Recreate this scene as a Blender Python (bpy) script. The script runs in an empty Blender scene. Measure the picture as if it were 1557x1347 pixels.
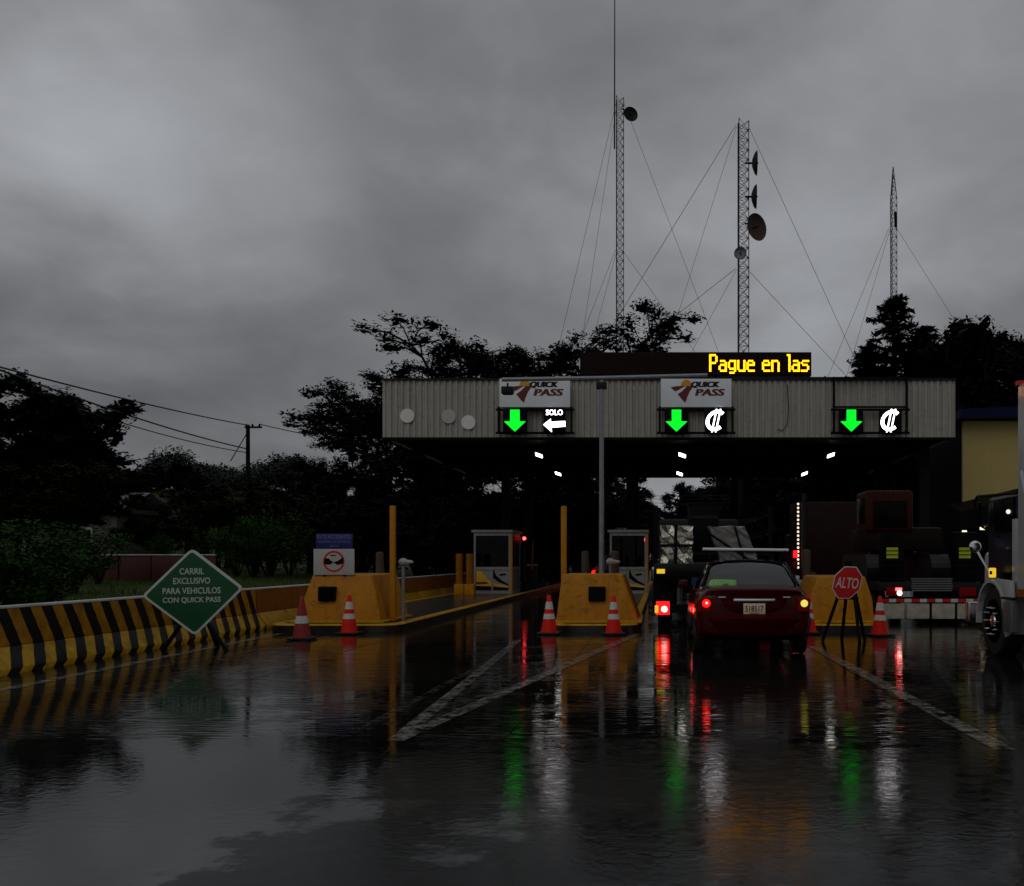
import bpy, bmesh, math, random
from mathutils import Vector, Matrix
R = math.radians
rnd = random.Random(7)
SC = bpy.context.scene
COL = SC.collection

# ------------------------------------------------------------------ camera
EYE, FPX, CX, CY = 1.4, 1400.0, 1004.0, 850.0      # eye height, focal length and axis of the lens in photo pixels
cam_d = bpy.data.cameras.new('camera'); cam = bpy.data.objects.new('camera', cam_d); COL.objects.link(cam)
cam.location = (0, 0, EYE); cam.rotation_euler = (R(90), 0, 0)
cam_d.sensor_width = 36; cam_d.sensor_fit = 'HORIZONTAL'; cam_d.lens = FPX / 1557 * 36
cam_d.shift_x = (778.5 - CX) / 1557; cam_d.shift_y = (CY - 673.5) / 1557
cam_d.clip_start = 0.1; cam_d.clip_end = 3000
SC.camera = cam

# ------------------------------------------------------------------ sky and sun
SUN_EL, SUN_AZ = 42, 205        # azimuth clockwise from +Y: behind the camera
w = bpy.data.worlds.new('World'); SC.world = w; w.use_nodes = True
nt = w.node_tree; nt.nodes.clear()
def wn(t, **k):
    n = nt.nodes.new(t)
    for a, b in k.items(): setattr(n, a, b)
    return n
L = nt.links.new
out = wn('ShaderNodeOutputWorld'); bg = wn('ShaderNodeBackground'); bg.inputs[1].default_value = 1.0
L(bg.outputs[0], out.inputs[0])
tc = wn('ShaderNodeTexCoord'); sep = wn('ShaderNodeSeparateXYZ'); L(tc.outputs['Generated'], sep.inputs[0])
den = wn('ShaderNodeMath', operation='ADD'); den.inputs[1].default_value = 0.42
zc = wn('ShaderNodeMath', operation='MAXIMUM'); zc.inputs[1].default_value = 0.0; L(sep.outputs[2], zc.inputs[0]); L(zc.outputs[0], den.inputs[0])
dx = wn('ShaderNodeMath', operation='DIVIDE'); L(sep.outputs[0], dx.inputs[0]); L(den.outputs[0], dx.inputs[1])
dy = wn('ShaderNodeMath', operation='DIVIDE'); L(sep.outputs[1], dy.inputs[0]); L(den.outputs[0], dy.inputs[1])
cmb = wn('ShaderNodeCombineXYZ'); L(dx.outputs[0], cmb.inputs[0]); L(dy.outputs[0], cmb.inputs[1])
def noise(scale, det, dist, off, rough=.55):
    v = wn('ShaderNodeVectorMath', operation='ADD'); v.inputs[1].default_value = off; L(cmb.outputs[0], v.inputs[0])
    n = wn('ShaderNodeTexNoise'); n.inputs['Scale'].default_value = scale; n.inputs['Detail'].default_value = det
    n.inputs['Distortion'].default_value = dist; n.inputs['Roughness'].default_value = rough; L(v.outputs[0], n.inputs['Vector']); return n
n1 = noise(1.1, 5, .35, (3.1, 1.7, 0), .45); n2 = noise(3.4, 5, .35, (8.2, 4.4, 2), .5)
# the thin bright break in the cloud deck
brk = wn('ShaderNodeVectorMath', operation='DISTANCE'); nb = Vector((-.60, 1, .47)).normalized(); brk.inputs[1].default_value = nb
wob = wn('ShaderNodeVectorMath', operation='MULTIPLY_ADD'); wob.inputs[1].default_value = (.34, .34, .34)
L(n2.outputs['Color'], wob.inputs[0]); 
sub = wn('ShaderNodeVectorMath', operation='SUBTRACT'); sub.inputs[1].default_value = (.17, .17, .17)
L(tc.outputs['Generated'], sub.inputs[0]); L(sub.outputs[0], wob.inputs[2]); L(wob.outputs[0], brk.inputs[0])
mr = wn('ShaderNodeMapRange'); mr.interpolation_type = 'SMOOTHSTEP'; mr.inputs[1].default_value = .0; mr.inputs[2].default_value = .27
mr.inputs[3].default_value = 1; mr.inputs[4].default_value = 0; L(brk.outputs['Value'], mr.inputs[0])
mixn = wn('ShaderNodeMath', operation='MULTIPLY_ADD'); mixn.inputs[1].default_value = .75; L(n1.outputs['Fac'], mixn.inputs[0])
m2 = wn('ShaderNodeMath', operation='MULTIPLY'); m2.inputs[1].default_value = .32; L(n2.outputs['Fac'], m2.inputs[0]); L(m2.outputs[0], mixn.inputs[2])
m3 = wn('ShaderNodeMath', operation='MULTIPLY_ADD'); m3.inputs[1].default_value = .24; L(mr.outputs[0], m3.inputs[0]); L(mixn.outputs[0], m3.inputs[2])
br2 = wn('ShaderNodeVectorMath', operation='DISTANCE'); br2.inputs[1].default_value = Vector((.30, 1, .52)).normalized(); L(wob.outputs[0], br2.inputs[0])
mr2 = wn('ShaderNodeMapRange'); mr2.interpolation_type = 'SMOOTHSTEP'; mr2.inputs[1].default_value = .0; mr2.inputs[2].default_value = .55; mr2.inputs[3].default_value = 1; mr2.inputs[4].default_value = 0; L(br2.outputs['Value'], mr2.inputs[0])
m4 = wn('ShaderNodeMath', operation='MULTIPLY_ADD'); m4.inputs[1].default_value = .10; L(mr2.outputs[0], m4.inputs[0]); L(m3.outputs[0], m4.inputs[2])
n3 = noise(9, 5, .4, (1.2, 6.4, 5), .55); m5 = wn('ShaderNodeMath', operation='MULTIPLY_ADD'); m5.inputs[1].default_value = .12; L(n3.outputs['Fac'], m5.inputs[0]); m6 = wn('ShaderNodeMath', operation='SUBTRACT'); m6.inputs[1].default_value = .06; L(m4.outputs[0], m6.inputs[0]); L(m6.outputs[0], m5.inputs[2])
ramp = wn('ShaderNodeValToRGB'); cr = ramp.color_ramp
cr.elements[0].position = .32; cr.elements[0].color = (.225, .230, .242, 1)
cr.elements[1].position = .88; cr.elements[1].color = (.90, .93, .99, 1)
e = cr.elements.new(.51); e.color = (.385, .395, .412, 1)
L(m5.outputs[0], ramp.inputs[0])
sky = wn('ShaderNodeTexSky', sky_type='NISHITA', sun_disc=False); sky.sun_elevation = R(SUN_EL); sky.sun_rotation = R(SUN_AZ)
skm = wn('ShaderNodeVectorMath', operation='SCALE'); skm.inputs['Scale'].default_value = 0.05; L(sky.outputs[0], skm.inputs[0])
mixc = wn('ShaderNodeMix', data_type='RGBA'); mixc.inputs[0].default_value = 0.07      # a closed deck: little of the clear sky comes through
L(ramp.outputs[0], mixc.inputs[6]); L(skm.outputs[0], mixc.inputs[7]); L(mixc.outputs[2], bg.inputs[0])
sd = bpy.data.lights.new('sun', 'SUN'); sd.energy = 0.5; sd.angle = R(40); sd.color = (1, .97, .92)
so = bpy.data.objects.new('sun', sd); COL.objects.link(so)
sv = Vector((math.sin(R(SUN_AZ)) * math.cos(R(SUN_EL)), math.cos(R(SUN_AZ)) * math.cos(R(SUN_EL)), math.sin(R(SUN_EL))))
so.rotation_euler = (-sv).to_track_quat('-Z', 'Y').to_euler(); so.location = sv * 60
vs = SC.view_settings; vs.view_transform = 'Standard'; vs.look = 'None'; vs.exposure = -1; vs.gamma = 1; vs.use_curve_mapping = False
SC.cycles.use_denoising = True; SC.cycles.max_bounces = 6; SC.cycles.sample_clamp_indirect = 4; SC.cycles.transparent_max_bounces = 12

# ------------------------------------------------------------------ materials
MATS = {}
def newmat(name):
    m = bpy.data.materials.new(name); m.use_nodes = True; MATS[name] = m
    return m, m.node_tree, m.node_tree.nodes['Principled BSDF']
def M(name, col, rough=.6, metal=0., var=.25, vs=3., bump=0., bs=30., spec=.5, coat=0., streak=0., ior=1.45, grime=0.):
    """plain surface: colour broken by world-space noise, a little relief, optional vertical dirt streaks"""
    if name in MATS: return MATS[name]
    m, t, b = newmat(name); n = t.nodes; l = t.links.new
    g = n.new('ShaderNodeNewGeometry')
    nz = n.new('ShaderNodeTexNoise'); nz.inputs['Scale'].default_value = vs; nz.inputs['Detail'].default_value = 6; nz.inputs['Roughness'].default_value = .65
    l(g.outputs['Position'], nz.inputs['Vector'])
    fac = nz.outputs['Fac']
    if streak:
        mp = n.new('ShaderNodeMapping'); mp.inputs['Scale'].default_value = (6, 6, .35); l(g.outputs['Position'], mp.inputs[0])
        n3 = n.new('ShaderNodeTexNoise'); n3.inputs['Scale'].default_value = 1.5; n3.inputs['Detail'].default_value = 5; l(mp.outputs[0], n3.inputs['Vector'])
        mx = n.new('ShaderNodeMix'); mx.inputs[0].default_value = streak; l(fac, mx.inputs[2]); l(n3.outputs['Fac'], mx.inputs[3]); fac = mx.outputs[0]
    mr = n.new('ShaderNodeMapRange'); mr.inputs[1].default_value = .25; mr.inputs[2].default_value = .75
    mr.inputs[3].default_value = 1 - var; mr.inputs[4].default_value = 1 + var * .6; l(fac, mr.inputs[0])
    vm = n.new('ShaderNodeVectorMath'); vm.operation = 'SCALE'; vm.inputs[0].default_value = col[:3]; l(mr.outputs[0], vm.inputs['Scale'])
    cout = vm.outputs[0]
    if grime:            # scuffs, chips and splashed dirt with shapes of their own
        mp2 = n.new('ShaderNodeMapping'); mp2.inputs['Scale'].default_value = (1.0, 1.0, 1.7); l(g.outputs['Position'], mp2.inputs[0])
        ng = n.new('ShaderNodeTexNoise'); ng.inputs['Scale'].default_value = 4.5; ng.inputs['Detail'].default_value = 9; ng.inputs['Roughness'].default_value = .72; ng.inputs['Distortion'].default_value = .6; l(mp2.outputs[0], ng.inputs['Vector'])
        mg = n.new('ShaderNodeMapRange'); mg.inputs[1].default_value = .53; mg.inputs[2].default_value = .70; mg.inputs[3].default_value = 0; mg.inputs[4].default_value = grime; l(ng.outputs['Fac'], mg.inputs[0])
        gx = n.new('ShaderNodeMix'); gx.data_type = 'RGBA'; gx.inputs[7].default_value = (.035, .022, .012, 1); l(mg.outputs[0], gx.inputs[0]); l(cout, gx.inputs[6]); cout = gx.outputs[2]
    l(cout, b.inputs['Base Color'])
    r2 = n.new('ShaderNodeMapRange'); r2.inputs[3].default_value = max(.02, rough * .75); r2.inputs[4].default_value = min(1, rough * 1.25); l(nz.outputs['Fac'], r2.inputs[0]); l(r2.outputs[0], b.inputs['Roughness'])
    b.inputs['Metallic'].default_value = metal; b.inputs['Specular IOR Level'].default_value = spec; b.inputs['IOR'].default_value = ior
    b.inputs['Coat Weight'].default_value = coat; b.inputs['Coat Roughness'].default_value = .08
    if bump:
        nb = n.new('ShaderNodeTexNoise'); nb.inputs['Scale'].default_value = bs; nb.inputs['Detail'].default_value = 4; l(g.outputs['Position'], nb.inputs['Vector'])
        bp = n.new('ShaderNodeBump'); bp.inputs['Strength'].default_value = bump; bp.inputs['Distance'].default_value = .02; l(nb.outputs['Fac'], bp.inputs['Height']); l(bp.outputs[0], b.inputs['Normal'])
    return m
def E(name, col, strength, base=(.02, .02, .02)):
    if name in MATS: return MATS[name]
    m, t, b = newmat(name)
    b.inputs['Base Color'].default_value = (*base, 1); b.inputs['Emission Color'].default_value = (*col, 1); b.inputs['Emission Strength'].default_value = strength * 2
    b.inputs['Roughness'].default_value = .4; b.inputs['Specular IOR Level'].default_value = .1
    return m
def wet_road(name, dark, light, film, damp, bump_film, bump_damp, grain, groove, seam=None):
    """wet pavement: a mirror-smooth water film in ragged patches, open damp stone between them.
    film / damp = (IOR, roughness low, roughness high)"""
    m, t, b = newmat(name); n = t.nodes; l = t.links.new
    g = n.new('ShaderNodeNewGeometry')
    def nz(scale, sc3, det=5, ro=.6, dist=0.):
        mp = n.new('ShaderNodeMapping'); mp.inputs['Scale'].default_value = sc3; l(g.outputs['Position'], mp.inputs[0])
        x = n.new('ShaderNodeTexNoise'); x.inputs['Scale'].default_value = scale; x.inputs['Detail'].default_value = det; x.inputs['Roughness'].default_value = ro; x.inputs['Distortion'].default_value = dist; l(mp.outputs[0], x.inputs['Vector']); return x.outputs['Fac']
    def math_(op, a, bb, c=None):
        q = n.new('ShaderNodeMath'); q.operation = op
        for k, v in enumerate((a, bb, c)):
            if v is None: continue
            if isinstance(v, (int, float)): q.inputs[k].default_value = v
            else: l(v, q.inputs[k])
        return q.outputs[0]
    def rng(f, a, bb, c, d):
        q = n.new('ShaderNodeMapRange'); q.interpolation_type = 'SMOOTHSTEP'
        l(f, q.inputs[0])
        for k, v in enumerate((a, bb, c, d)):
            if isinstance(v, (int, float)): q.inputs[k + 1].default_value = v
            else: l(v, q.inputs[k + 1])
        return q.outputs[0]
    big = nz(.42, (.75, .95, 1), 7, .62, .4); fine = nz(3.1, (.6, 1.3, 1), 6, .7)
    field = math_('MULTIPLY_ADD', fine, .34, big)
    if seam is not None:      # past the seam the newer, more open stone drains better
        sx = n.new('ShaderNodeSeparateXYZ'); l(g.outputs['Position'], sx.inputs[0]); wv = nz(.8, (1, 1, 1), 6, .65)
        side = rng(math_('MULTIPLY_ADD', wv, 1.8, sx.outputs[0]), seam + .5, seam + 1.5, .17, -.07)
        field = math_('ADD', field, side)
    wet = rng(field, .64, .73, 0., 1.)                   # 1 = standing film
    gr = nz(7, (1, 1, 1), 4)
    r_d = rng(gr, .3, .7, damp[1], damp[2]); r_f = rng(gr, .3, .7, film[1], film[2])
    l(rng(wet, 0., 1., r_d, r_f), b.inputs['Roughness']); l(rng(wet, 0., 1., damp[0], film[0]), b.inputs['IOR'])
    cm = n.new('ShaderNodeMix'); cm.data_type = 'RGBA'; cm.inputs[6].default_value = (*dark, 1); cm.inputs[7].default_value = (*light, 1)
    l(nz(2.3, (1, .8, 1), 8, .7), cm.inputs[0]); l(cm.outputs[2], b.inputs['Base Color'])
    h = math_('MULTIPLY_ADD', nz(grain, (1, 1, 1), 2, .6), .05, nz(2.2, groove, 1.5, .5, .6))
    bp = n.new('ShaderNodeBump'); bp.inputs['Distance'].default_value = .01; l(h, bp.inputs['Height']); l(bp.outputs[0], b.inputs['Normal'])
    l(rng(wet, 0., 1., bump_damp, bump_film), bp.inputs['Strength'])
    return m
wet_road('asphalt', (.0025, .0025, .0027), (.008, .0078, .0075), (1.36, .04, .08), (1.15, .08, .17), .06, .115, 110, (6.6, 7.6, 1), -2.0)
wet_road('concrete', (.004, .0038, .0035), (.016, .0145, .0125), (1.40, .012, .05), (1.22, .05, .13), .17, .36, 80, (1.5, 7.0, 1))
def worn_paint(name, col, lo, hi):
    m, t, b = newmat(name); n = t.nodes; l = t.links.new
    g = n.new('ShaderNodeNewGeometry'); nz = n.new('ShaderNodeTexNoise'); nz.inputs['Scale'].default_value = 7; nz.inputs['Detail'].default_value = 8; nz.inputs['Roughness'].default_value = .75
    l(g.outputs['Position'], nz.inputs['Vector'])
    mr = n.new('ShaderNodeMapRange'); mr.inputs[1].default_value = lo; mr.inputs[2].default_value = hi; l(nz.outputs['Fac'], mr.inputs[0]); l(mr.outputs[0], b.inputs['Alpha'])
    b.inputs['Base Color'].default_value = (*col, 1); b.inputs['Roughness'].default_value = .16; b.inputs['IOR'].default_value = 1.36
    return m
worn_paint('road_paint', (.30, .29, .265), .42, .62)
worn_paint('road_paint_faint', (.16, .155, .145), .46, .74)
def striped(name, yellow, black, period, shear, phase=0.):
    m, t, b = newmat(name); n = t.nodes; l = t.links.new
    g = n.new('ShaderNodeNewGeometry'); s = n.new('ShaderNodeSeparateXYZ'); l(g.outputs['Position'], s.inputs[0])
    a = n.new('ShaderNodeMath'); a.operation = 'MULTIPLY_ADD'; a.inputs[1].default_value = shear; l(s.outputs[2], a.inputs[0]); l(s.outputs[1], a.inputs[2])
    nz = n.new('ShaderNodeTexNoise'); nz.inputs['Scale'].default_value = 6; nz.inputs['Detail'].default_value = 6; l(g.outputs['Position'], nz.inputs['Vector'])
    w2 = n.new('ShaderNodeMath'); w2.operation = 'MULTIPLY_ADD'; w2.inputs[1].default_value = .05; l(nz.outputs['Fac'], w2.inputs[0]); ph = n.new('ShaderNodeMath'); ph.inputs[1].default_value = phase; l(a.outputs[0], ph.inputs[0]); l(ph.outputs[0], w2.inputs[2])
    d = n.new('ShaderNodeMath'); d.operation = 'DIVIDE'; d.inputs[1].default_value = period; l(w2.outputs[0], d.inputs[0])
    f = n.new('ShaderNodeMath'); f.operation = 'FRACT'; l(d.outputs[0], f.inputs[0])
    c = n.new('ShaderNodeMath'); c.operation = 'LESS_THAN'; c.inputs[1].default_value = .5; l(f.outputs[0], c.inputs[0])
    mx = n.new('ShaderNodeMix'); mx.data_type = 'RGBA'; mx.inputs[6].default_value = (*black, 1); l(c.outputs[0], mx.inputs[0])
    mr = n.new('ShaderNodeMapRange'); mr.inputs[1].default_value = .3; mr.inputs[2].default_value = .7; mr.inputs[3].default_value = .55; mr.inputs[4].default_value = 1.15; l(nz.outputs['Fac'], mr.inputs[0])
    v = n.new('ShaderNodeVectorMath'); v.operation = 'SCALE'; v.inputs[0].default_value = yellow; l(mr.outputs[0], v.inputs['Scale']); l(v.outputs[0], mx.inputs[7])
    l(mx.outputs[2], b.inputs['Base Color']); b.inputs['Roughness'].default_value = .5; b.inputs['Specular IOR Level'].default_value = .2
    return m
striped('barrier_stripes', (.46, .21, .008), (.004, .004, .004), .42, .5)
striped('foot_stripes', (.62, .34, .012), (.004, .004, .004), .42, -1.0, .495)
M('yellow', (.50, .195, .003), .45, var=.34, vs=2.2, streak=.55, bump=.08, spec=.2, grime=.75)
M('yellow_light', (.56, .29, .008), .45, var=.4, vs=4, bump=.1, spec=.2, grime=.9)
M('orange', (.30, .095, .005), .5, var=.4, vs=3, streak=.6, bump=.08, spec=.2, grime=.8)
M('post_yellow', (.50, .20, .005), .45, var=.3, vs=5, streak=.4, spec=.2)
M('cement', (.045, .043, .040), .22, var=.45, vs=3, bump=.15)
M('kerb_dark', (.020, .016, .012), .3, var=.5, vs=4, bump=.15)
M('cap_white', (.55, .54, .50), .5, var=.3)
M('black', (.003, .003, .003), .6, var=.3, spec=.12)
M('gloss_black', (.002, .002, .0025), .2, var=.2, spec=.09)
M('steel', (.20, .20, .21), .45, .6, var=.3)
M('dark_steel', (.014, .0135, .013), .5, 0, var=.35, spec=.2)
M('galv', (.26, .27, .29), .42, .3, var=.25, vs=6)
M('tower_steel', (.02, .02, .02), .6, 0, var=.3, spec=.2)
M('tower_red', (.16, .035, .025), .55, var=.3)
M('fascia', (.40, .375, .325), .55, 0, var=.30, vs=1.1, streak=.8, grime=.35)
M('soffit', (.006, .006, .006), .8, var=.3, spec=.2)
M('board_white', (.80, .84, .87), .45, var=.08, vs=1.5)
M('white', (.46, .45, .42), .5, var=.18, vs=3, streak=.4)
M('logo_red', (.13, .008, .010), .5, var=.1); M('logo_yellow', (.72, .36, .015), .5, var=.1)
M('sign_green', (.004, .075, .022), .35, var=.12); M('sign_white', (.55, .60, .55), .4, var=.15)
M('sign_red', (.62, .004, .006), .45, var=.15); M('sign_blue', (.010, .012, .13), .4, var=.15); M('blue_letters', (.13, .15, .38), .5, var=.2)
M('cone_orange', (.80, .016, .006), .5, var=.2, vs=9, spec=.2); M('cone_old', (.30, .022, .012), .6, var=.4, vs=9); M('sleeve', (.66, .64, .58), .4, var=.35, vs=25)
M('rubber', (.010, .010, .010), .6, var=.3, bump=.1)
M('car_red', (.055, .0006, .0015), .14, 0, var=.06, coat=.12, spec=.16)
M('chrome', (.85, .85, .87), .2, 1., var=.1)
M('plate', (.85, .66, .46), .45, var=.12, vs=20)
M('truck_white', (.48, .485, .48), .35, 0, var=.15, vs=2, streak=.5, coat=.3)
M('truck_maroon', (.014, .0015, .0012), .4, var=.3, spec=.2); M('machine_orange', (.040, .0065, .001), .5, var=.4, vs=4, spec=.15); M('machine_dark', (.010, .004, .002), .6, var=.4, spec=.15)
M('mudflap', (.44, .41, .33), .5, var=.4, vs=8, bump=.2)
M('hi_vis', (.50, .55, .02), .5, var=.2, vs=10); M('vest', (.30, .62, .20), .7, var=.3, vs=20)
M('foil', (.55, .52, .42), .22, .85, var=.4, vs=9, bump=1., bs=14); M('tarp', (.20, .19, .18), .35, var=.3, vs=6, bump=.7, bs=9)
M('wood_dark', (.06, .035, .02), .7, var=.4, vs=8)
M('cream', (.50, .385, .13), .6, var=.12, vs=.8, streak=.4); M('roof_blue', (.004, .006, .040), .6, var=.2, spec=.15)
M('rust_red', (.06, .008, .005), .6, var=.5, vs=3); M('house_wall', (.12, .11, .10), .7, var=.2); M('tin', (.42, .43, .44), .5, var=.3, vs=2)
M('leaf_a', (.006, .008, .003), .7, var=.5, vs=.9, spec=.08); M('leaf_b', (.013, .019, .004), .7, var=.6, vs=1.3, spec=.08)
M('leaf_c', (.005, .006, .004), .7, var=.5, vs=.9, spec=.06); M('leaf_bush', (.022, .066, .005), .6, var=.75, vs=1.2, spec=.05)
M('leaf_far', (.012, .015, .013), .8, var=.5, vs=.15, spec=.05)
M('leaf_ridge', (.040, .046, .044), .8, var=.4, vs=.15, spec=.05)  # paler than the nearer leaves: distance haze put into the colour
M('bark', (.012, .010, .008), .8, var=.4, vs=6, spec=.1)
M('grass', (.034, .056, .007), .8, var=.5, vs=1.4, spec=.15); M('grass_blade', (.050, .085, .010), .7, var=.5, vs=1.2, spec=.2)
M('earth', (.016, .018, .010), .9, var=.5, vs=.4, spec=.1)
M('wire', (.012, .012, .012), .6, var=.1)
M('seat_grey', (.05, .052, .055), .8, var=.2)
E('arrow_green', (.0, 1, .02), 1.3); E('led_white', (1, .95, .97), 5.0); E('led_yellow', (1, .38, .002), 4.2); E('led_off', (1, .1, .02), .0012, (.002, .001, .001))
E('lamp_white', (1, .97, .86), 6); E('tail_red', (1, .004, .004), 4.5, (.2, .004, .004)); E('tail_dim', (1, .004, .004), .02, (.10, .002, .002)); E('tail_white', (1, .60, .50), 5)
E('amber', (1, .66, .03), .8); E('indicator', (1, .85, .12), .9); E('signal_red', (1, .03, .035), 12); E('signal_pink', (1, .75, .7), 3); E('marker', (1, .82, .66), 1.2); E('warm', (1, .9, .6), 1.4)
def glass(name, tint, ior, keep):
    m, t, b = newmat(name); n = t.nodes; l = t.links.new; n.remove(b); o = [x for x in n if x.type == 'OUTPUT_MATERIAL'][0]
    tr = n.new('ShaderNodeBsdfTransparent'); tr.inputs[0].default_value = (*tint, 1); gl = n.new('ShaderNodeBsdfGlossy'); gl.inputs['Roughness'].default_value = .03
    fr = n.new('ShaderNodeFresnel'); fr.inputs[0].default_value = ior; mx = n.new('ShaderNodeMixShader'); l(fr.outputs[0], mx.inputs[0]); l(tr.outputs[0], mx.inputs[1]); l(gl.outputs[0], mx.inputs[2]); l(mx.outputs[0], o.inputs[0]); return m
glass('car_glass', (.50, .56, .55), 2.0, 0); glass('booth_glass', (.10, .11, .11), 1.22, 0)
M('booth_white', (.27, .265, .25), .5, var=.3, vs=3, streak=.5, grime=.4); M('disc_pale', (.80, .78, .76), .5, var=.05); M('disc_grey', (.48, .47, .48), .5, var=.05); M('truck_navy', (.008, .010, .022), .4, var=.2, spec=.2)

# ------------------------------------------------------------------ builders
def P(x, y, Y):                       # a point that far along the road, from a reading in the photograph
    return Vector(((x - CX) * Y / FPX, Y, EYE - (y - CY) * Y / FPX))
class MB:
    def __init__(s): s.v = []; s.f = []
    def add(s, vs, fs):
        o = len(s.v); s.v += [tuple(v) for v in vs]; s.f += [tuple(i + o for i in f) for f in fs]; return s
    def box(s, c, d, rot=None):
        x, y, z = d[0] / 2, d[1] / 2, d[2] / 2
        vs = [Vector((a * x, b * y, e * z)) for a in (-1, 1) for b in (-1, 1) for e in (-1, 1)]
        if rot is not None: vs = [rot @ v for v in vs]
        vs = [v + Vector(c) for v in vs]
        return s.add(vs, [(0, 1, 3, 2), (4, 6, 7, 5), (0, 4, 5, 1), (2, 3, 7, 6), (0, 2, 6, 4), (1, 5, 7, 3)])
    def tube(s, pts, r, n=6, cap=True):
        pts = [Vector(p) for p in pts]; rs = r if isinstance(r, (list, tuple)) else [r] * len(pts); rings = []
        for i, p in enumerate(pts):
            d = (pts[min(i + 1, len(pts) - 1)] - pts[max(i - 1, 0)]).normalized()
            u = d.cross(Vector((0, 0, 1))); u = u.normalized() if u.length > 1e-4 else Vector((1, 0, 0)); v = d.cross(u)
            rings.append([p + (u * math.cos(6.28318 * k / n) + v * math.sin(6.28318 * k / n)) * rs[i] for k in range(n)])
        vs = [q for g in rings for q in g]; fs = []
        for i in range(len(pts) - 1):
            for k in range(n): fs.append((i * n + k, i * n + (k + 1) % n, (i + 1) * n + (k + 1) % n, (i + 1) * n + k))
        if cap: fs += [tuple(range(n))[::-1], tuple((len(pts) - 1) * n + k for k in range(n))]
        return s.add(vs, fs)
    def lathe(s, prof, n=20, axis='Z', c=(0, 0, 0)):
        vs = []; fs = []; c = Vector(c)
        for r, z in prof:
            for k in range(n):
                a = 6.28318 * k / n; p = (r * math.cos(a), r * math.sin(a), z)
                if axis == 'Y': p = (p[0], p[2], p[1])
                if axis == 'X': p = (p[2], p[0], p[1])
                vs.append(Vector(p) + c)
        for i in range(len(prof) - 1):
            for k in range(n): fs.append((i * n + k, i * n + (k + 1) % n, (i + 1) * n + (k + 1) % n, (i + 1) * n + k))
        fs += [tuple(range(n)), tuple((len(prof) - 1) * n + k for k in range(n))]
        return s.add(vs, fs)
    def prism(s, poly, d, axis='Y', o=0.):       # polygon in XZ (axis Y), XY (Z) or YZ (X), pushed by d
        n = len(poly)
        def q(a, b, h): return {'Y': (a, h, b), 'Z': (a, b, h), 'X': (h, a, b)}[axis]
        vs = [q(a, b, o) for a, b in poly] + [q(a, b, o + d) for a, b in poly]
        return s.add(vs, [tuple(range(n)), tuple(range(n, 2 * n))[::-1]] + [(i, (i + 1) % n, n + (i + 1) % n, n + i) for i in range(n)])
    def quad(s, a, b, c, d): return s.add([a, b, c, d], [(0, 1, 2, 3)])
    def mesh(s, name, smooth=False, bevel=0., seg=2):
        me = bpy.data.meshes.new(name); me.from_pydata(s.v, [], s.f)
        bm = bmesh.new(); bm.from_mesh(me)
        bmesh.ops.recalc_face_normals(bm, faces=bm.faces)
        if bevel: bmesh.ops.bevel(bm, geom=[e for e in bm.edges if e.is_manifold and e.calc_face_angle(0) > .4], offset=bevel, segments=seg, profile=.6, affect='EDGES', clamp_overlap=True)
        bm.to_mesh(me); bm.free()
        if smooth or bevel:
            me.shade_smooth(); me.set_sharp_from_angle(angle=R(35))
        return me
    def build(s, name, mat, parent=None, smooth=False, bevel=0., loc=None, seg=2):
        return link(name, s.mesh(name, smooth, bevel, seg), mat, parent, loc)
def link(name, me, mat, parent=None, loc=None, rot=None):
    o = bpy.data.objects.new(name, me); COL.objects.link(o)
    if mat and not me.materials: me.materials.append(MATS[mat])
    if parent: o.parent = parent
    if loc is not None: o.location = loc
    if rot is not None: o.rotation_euler = rot
    return o
def tag(o, label=None, cat=None, group=None, kind=None):
    for k, v in (('label', label), ('category', cat), ('group', group), ('kind', kind)):
        if v: o[k] = v
    return o
def thing(name, label, cat, loc=(0, 0, 0), rz=0., group=None):
    o = bpy.data.objects.new(name, None); COL.objects.link(o); o.empty_display_size = .2; o.location = loc; o.rotation_euler = (0, 0, rz)
    return tag(o, label, cat, group)
def struct(name, mb, mat, **k): return tag(mb.build(name, mat, **k), kind='structure')
def copy_tree(o, parent=None):
    c = o.copy(); COL.objects.link(c); c.parent = parent
    for ch in list(o.children): copy_tree(ch, c)
    return c
def text_mesh(body, wd, ht, ext=.004, bold=0., shear=0.):
    cu = bpy.data.curves.new('t', 'FONT'); cu.body = body; cu.size = 1; cu.extrude = .01; cu.offset = bold; cu.resolution_u = 3
    o = bpy.data.objects.new('t', cu); COL.objects.link(o); bpy.context.view_layer.update()
    me = bpy.data.meshes.new_from_object(o.evaluated_get(bpy.context.evaluated_depsgraph_get()))
    bpy.data.objects.remove(o); bpy.data.curves.remove(cu)
    xs = [v.co.x for v in me.vertices]; ys = [v.co.y for v in me.vertices]; x0, x1, y0, y1 = min(xs), max(xs), min(ys), max(ys)
    for v in me.vertices:      # lettering stands up and faces down the road (-Y)
        a = (v.co.x - x0) / (x1 - x0) - .5; b = (v.co.y - y0) / (y1 - y0) - .5; z = v.co.z
        v.co = (a * wd * (1 - abs(shear) * ht / wd) + b * shear * ht, -z / .01 * ext, b * ht)
    return me
def text(name, body, wd, ht, mat, parent, loc, bold=0., shear=0., rot=None, ext=.004):
    return link(name, text_mesh(body, wd, ht, ext, bold, shear), mat, parent, loc, rot)
def smooth01(a, b, x):
    t = min(1, max(0, (x - a) / (b - a))); return t * t * (3 - 2 * t)

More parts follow.
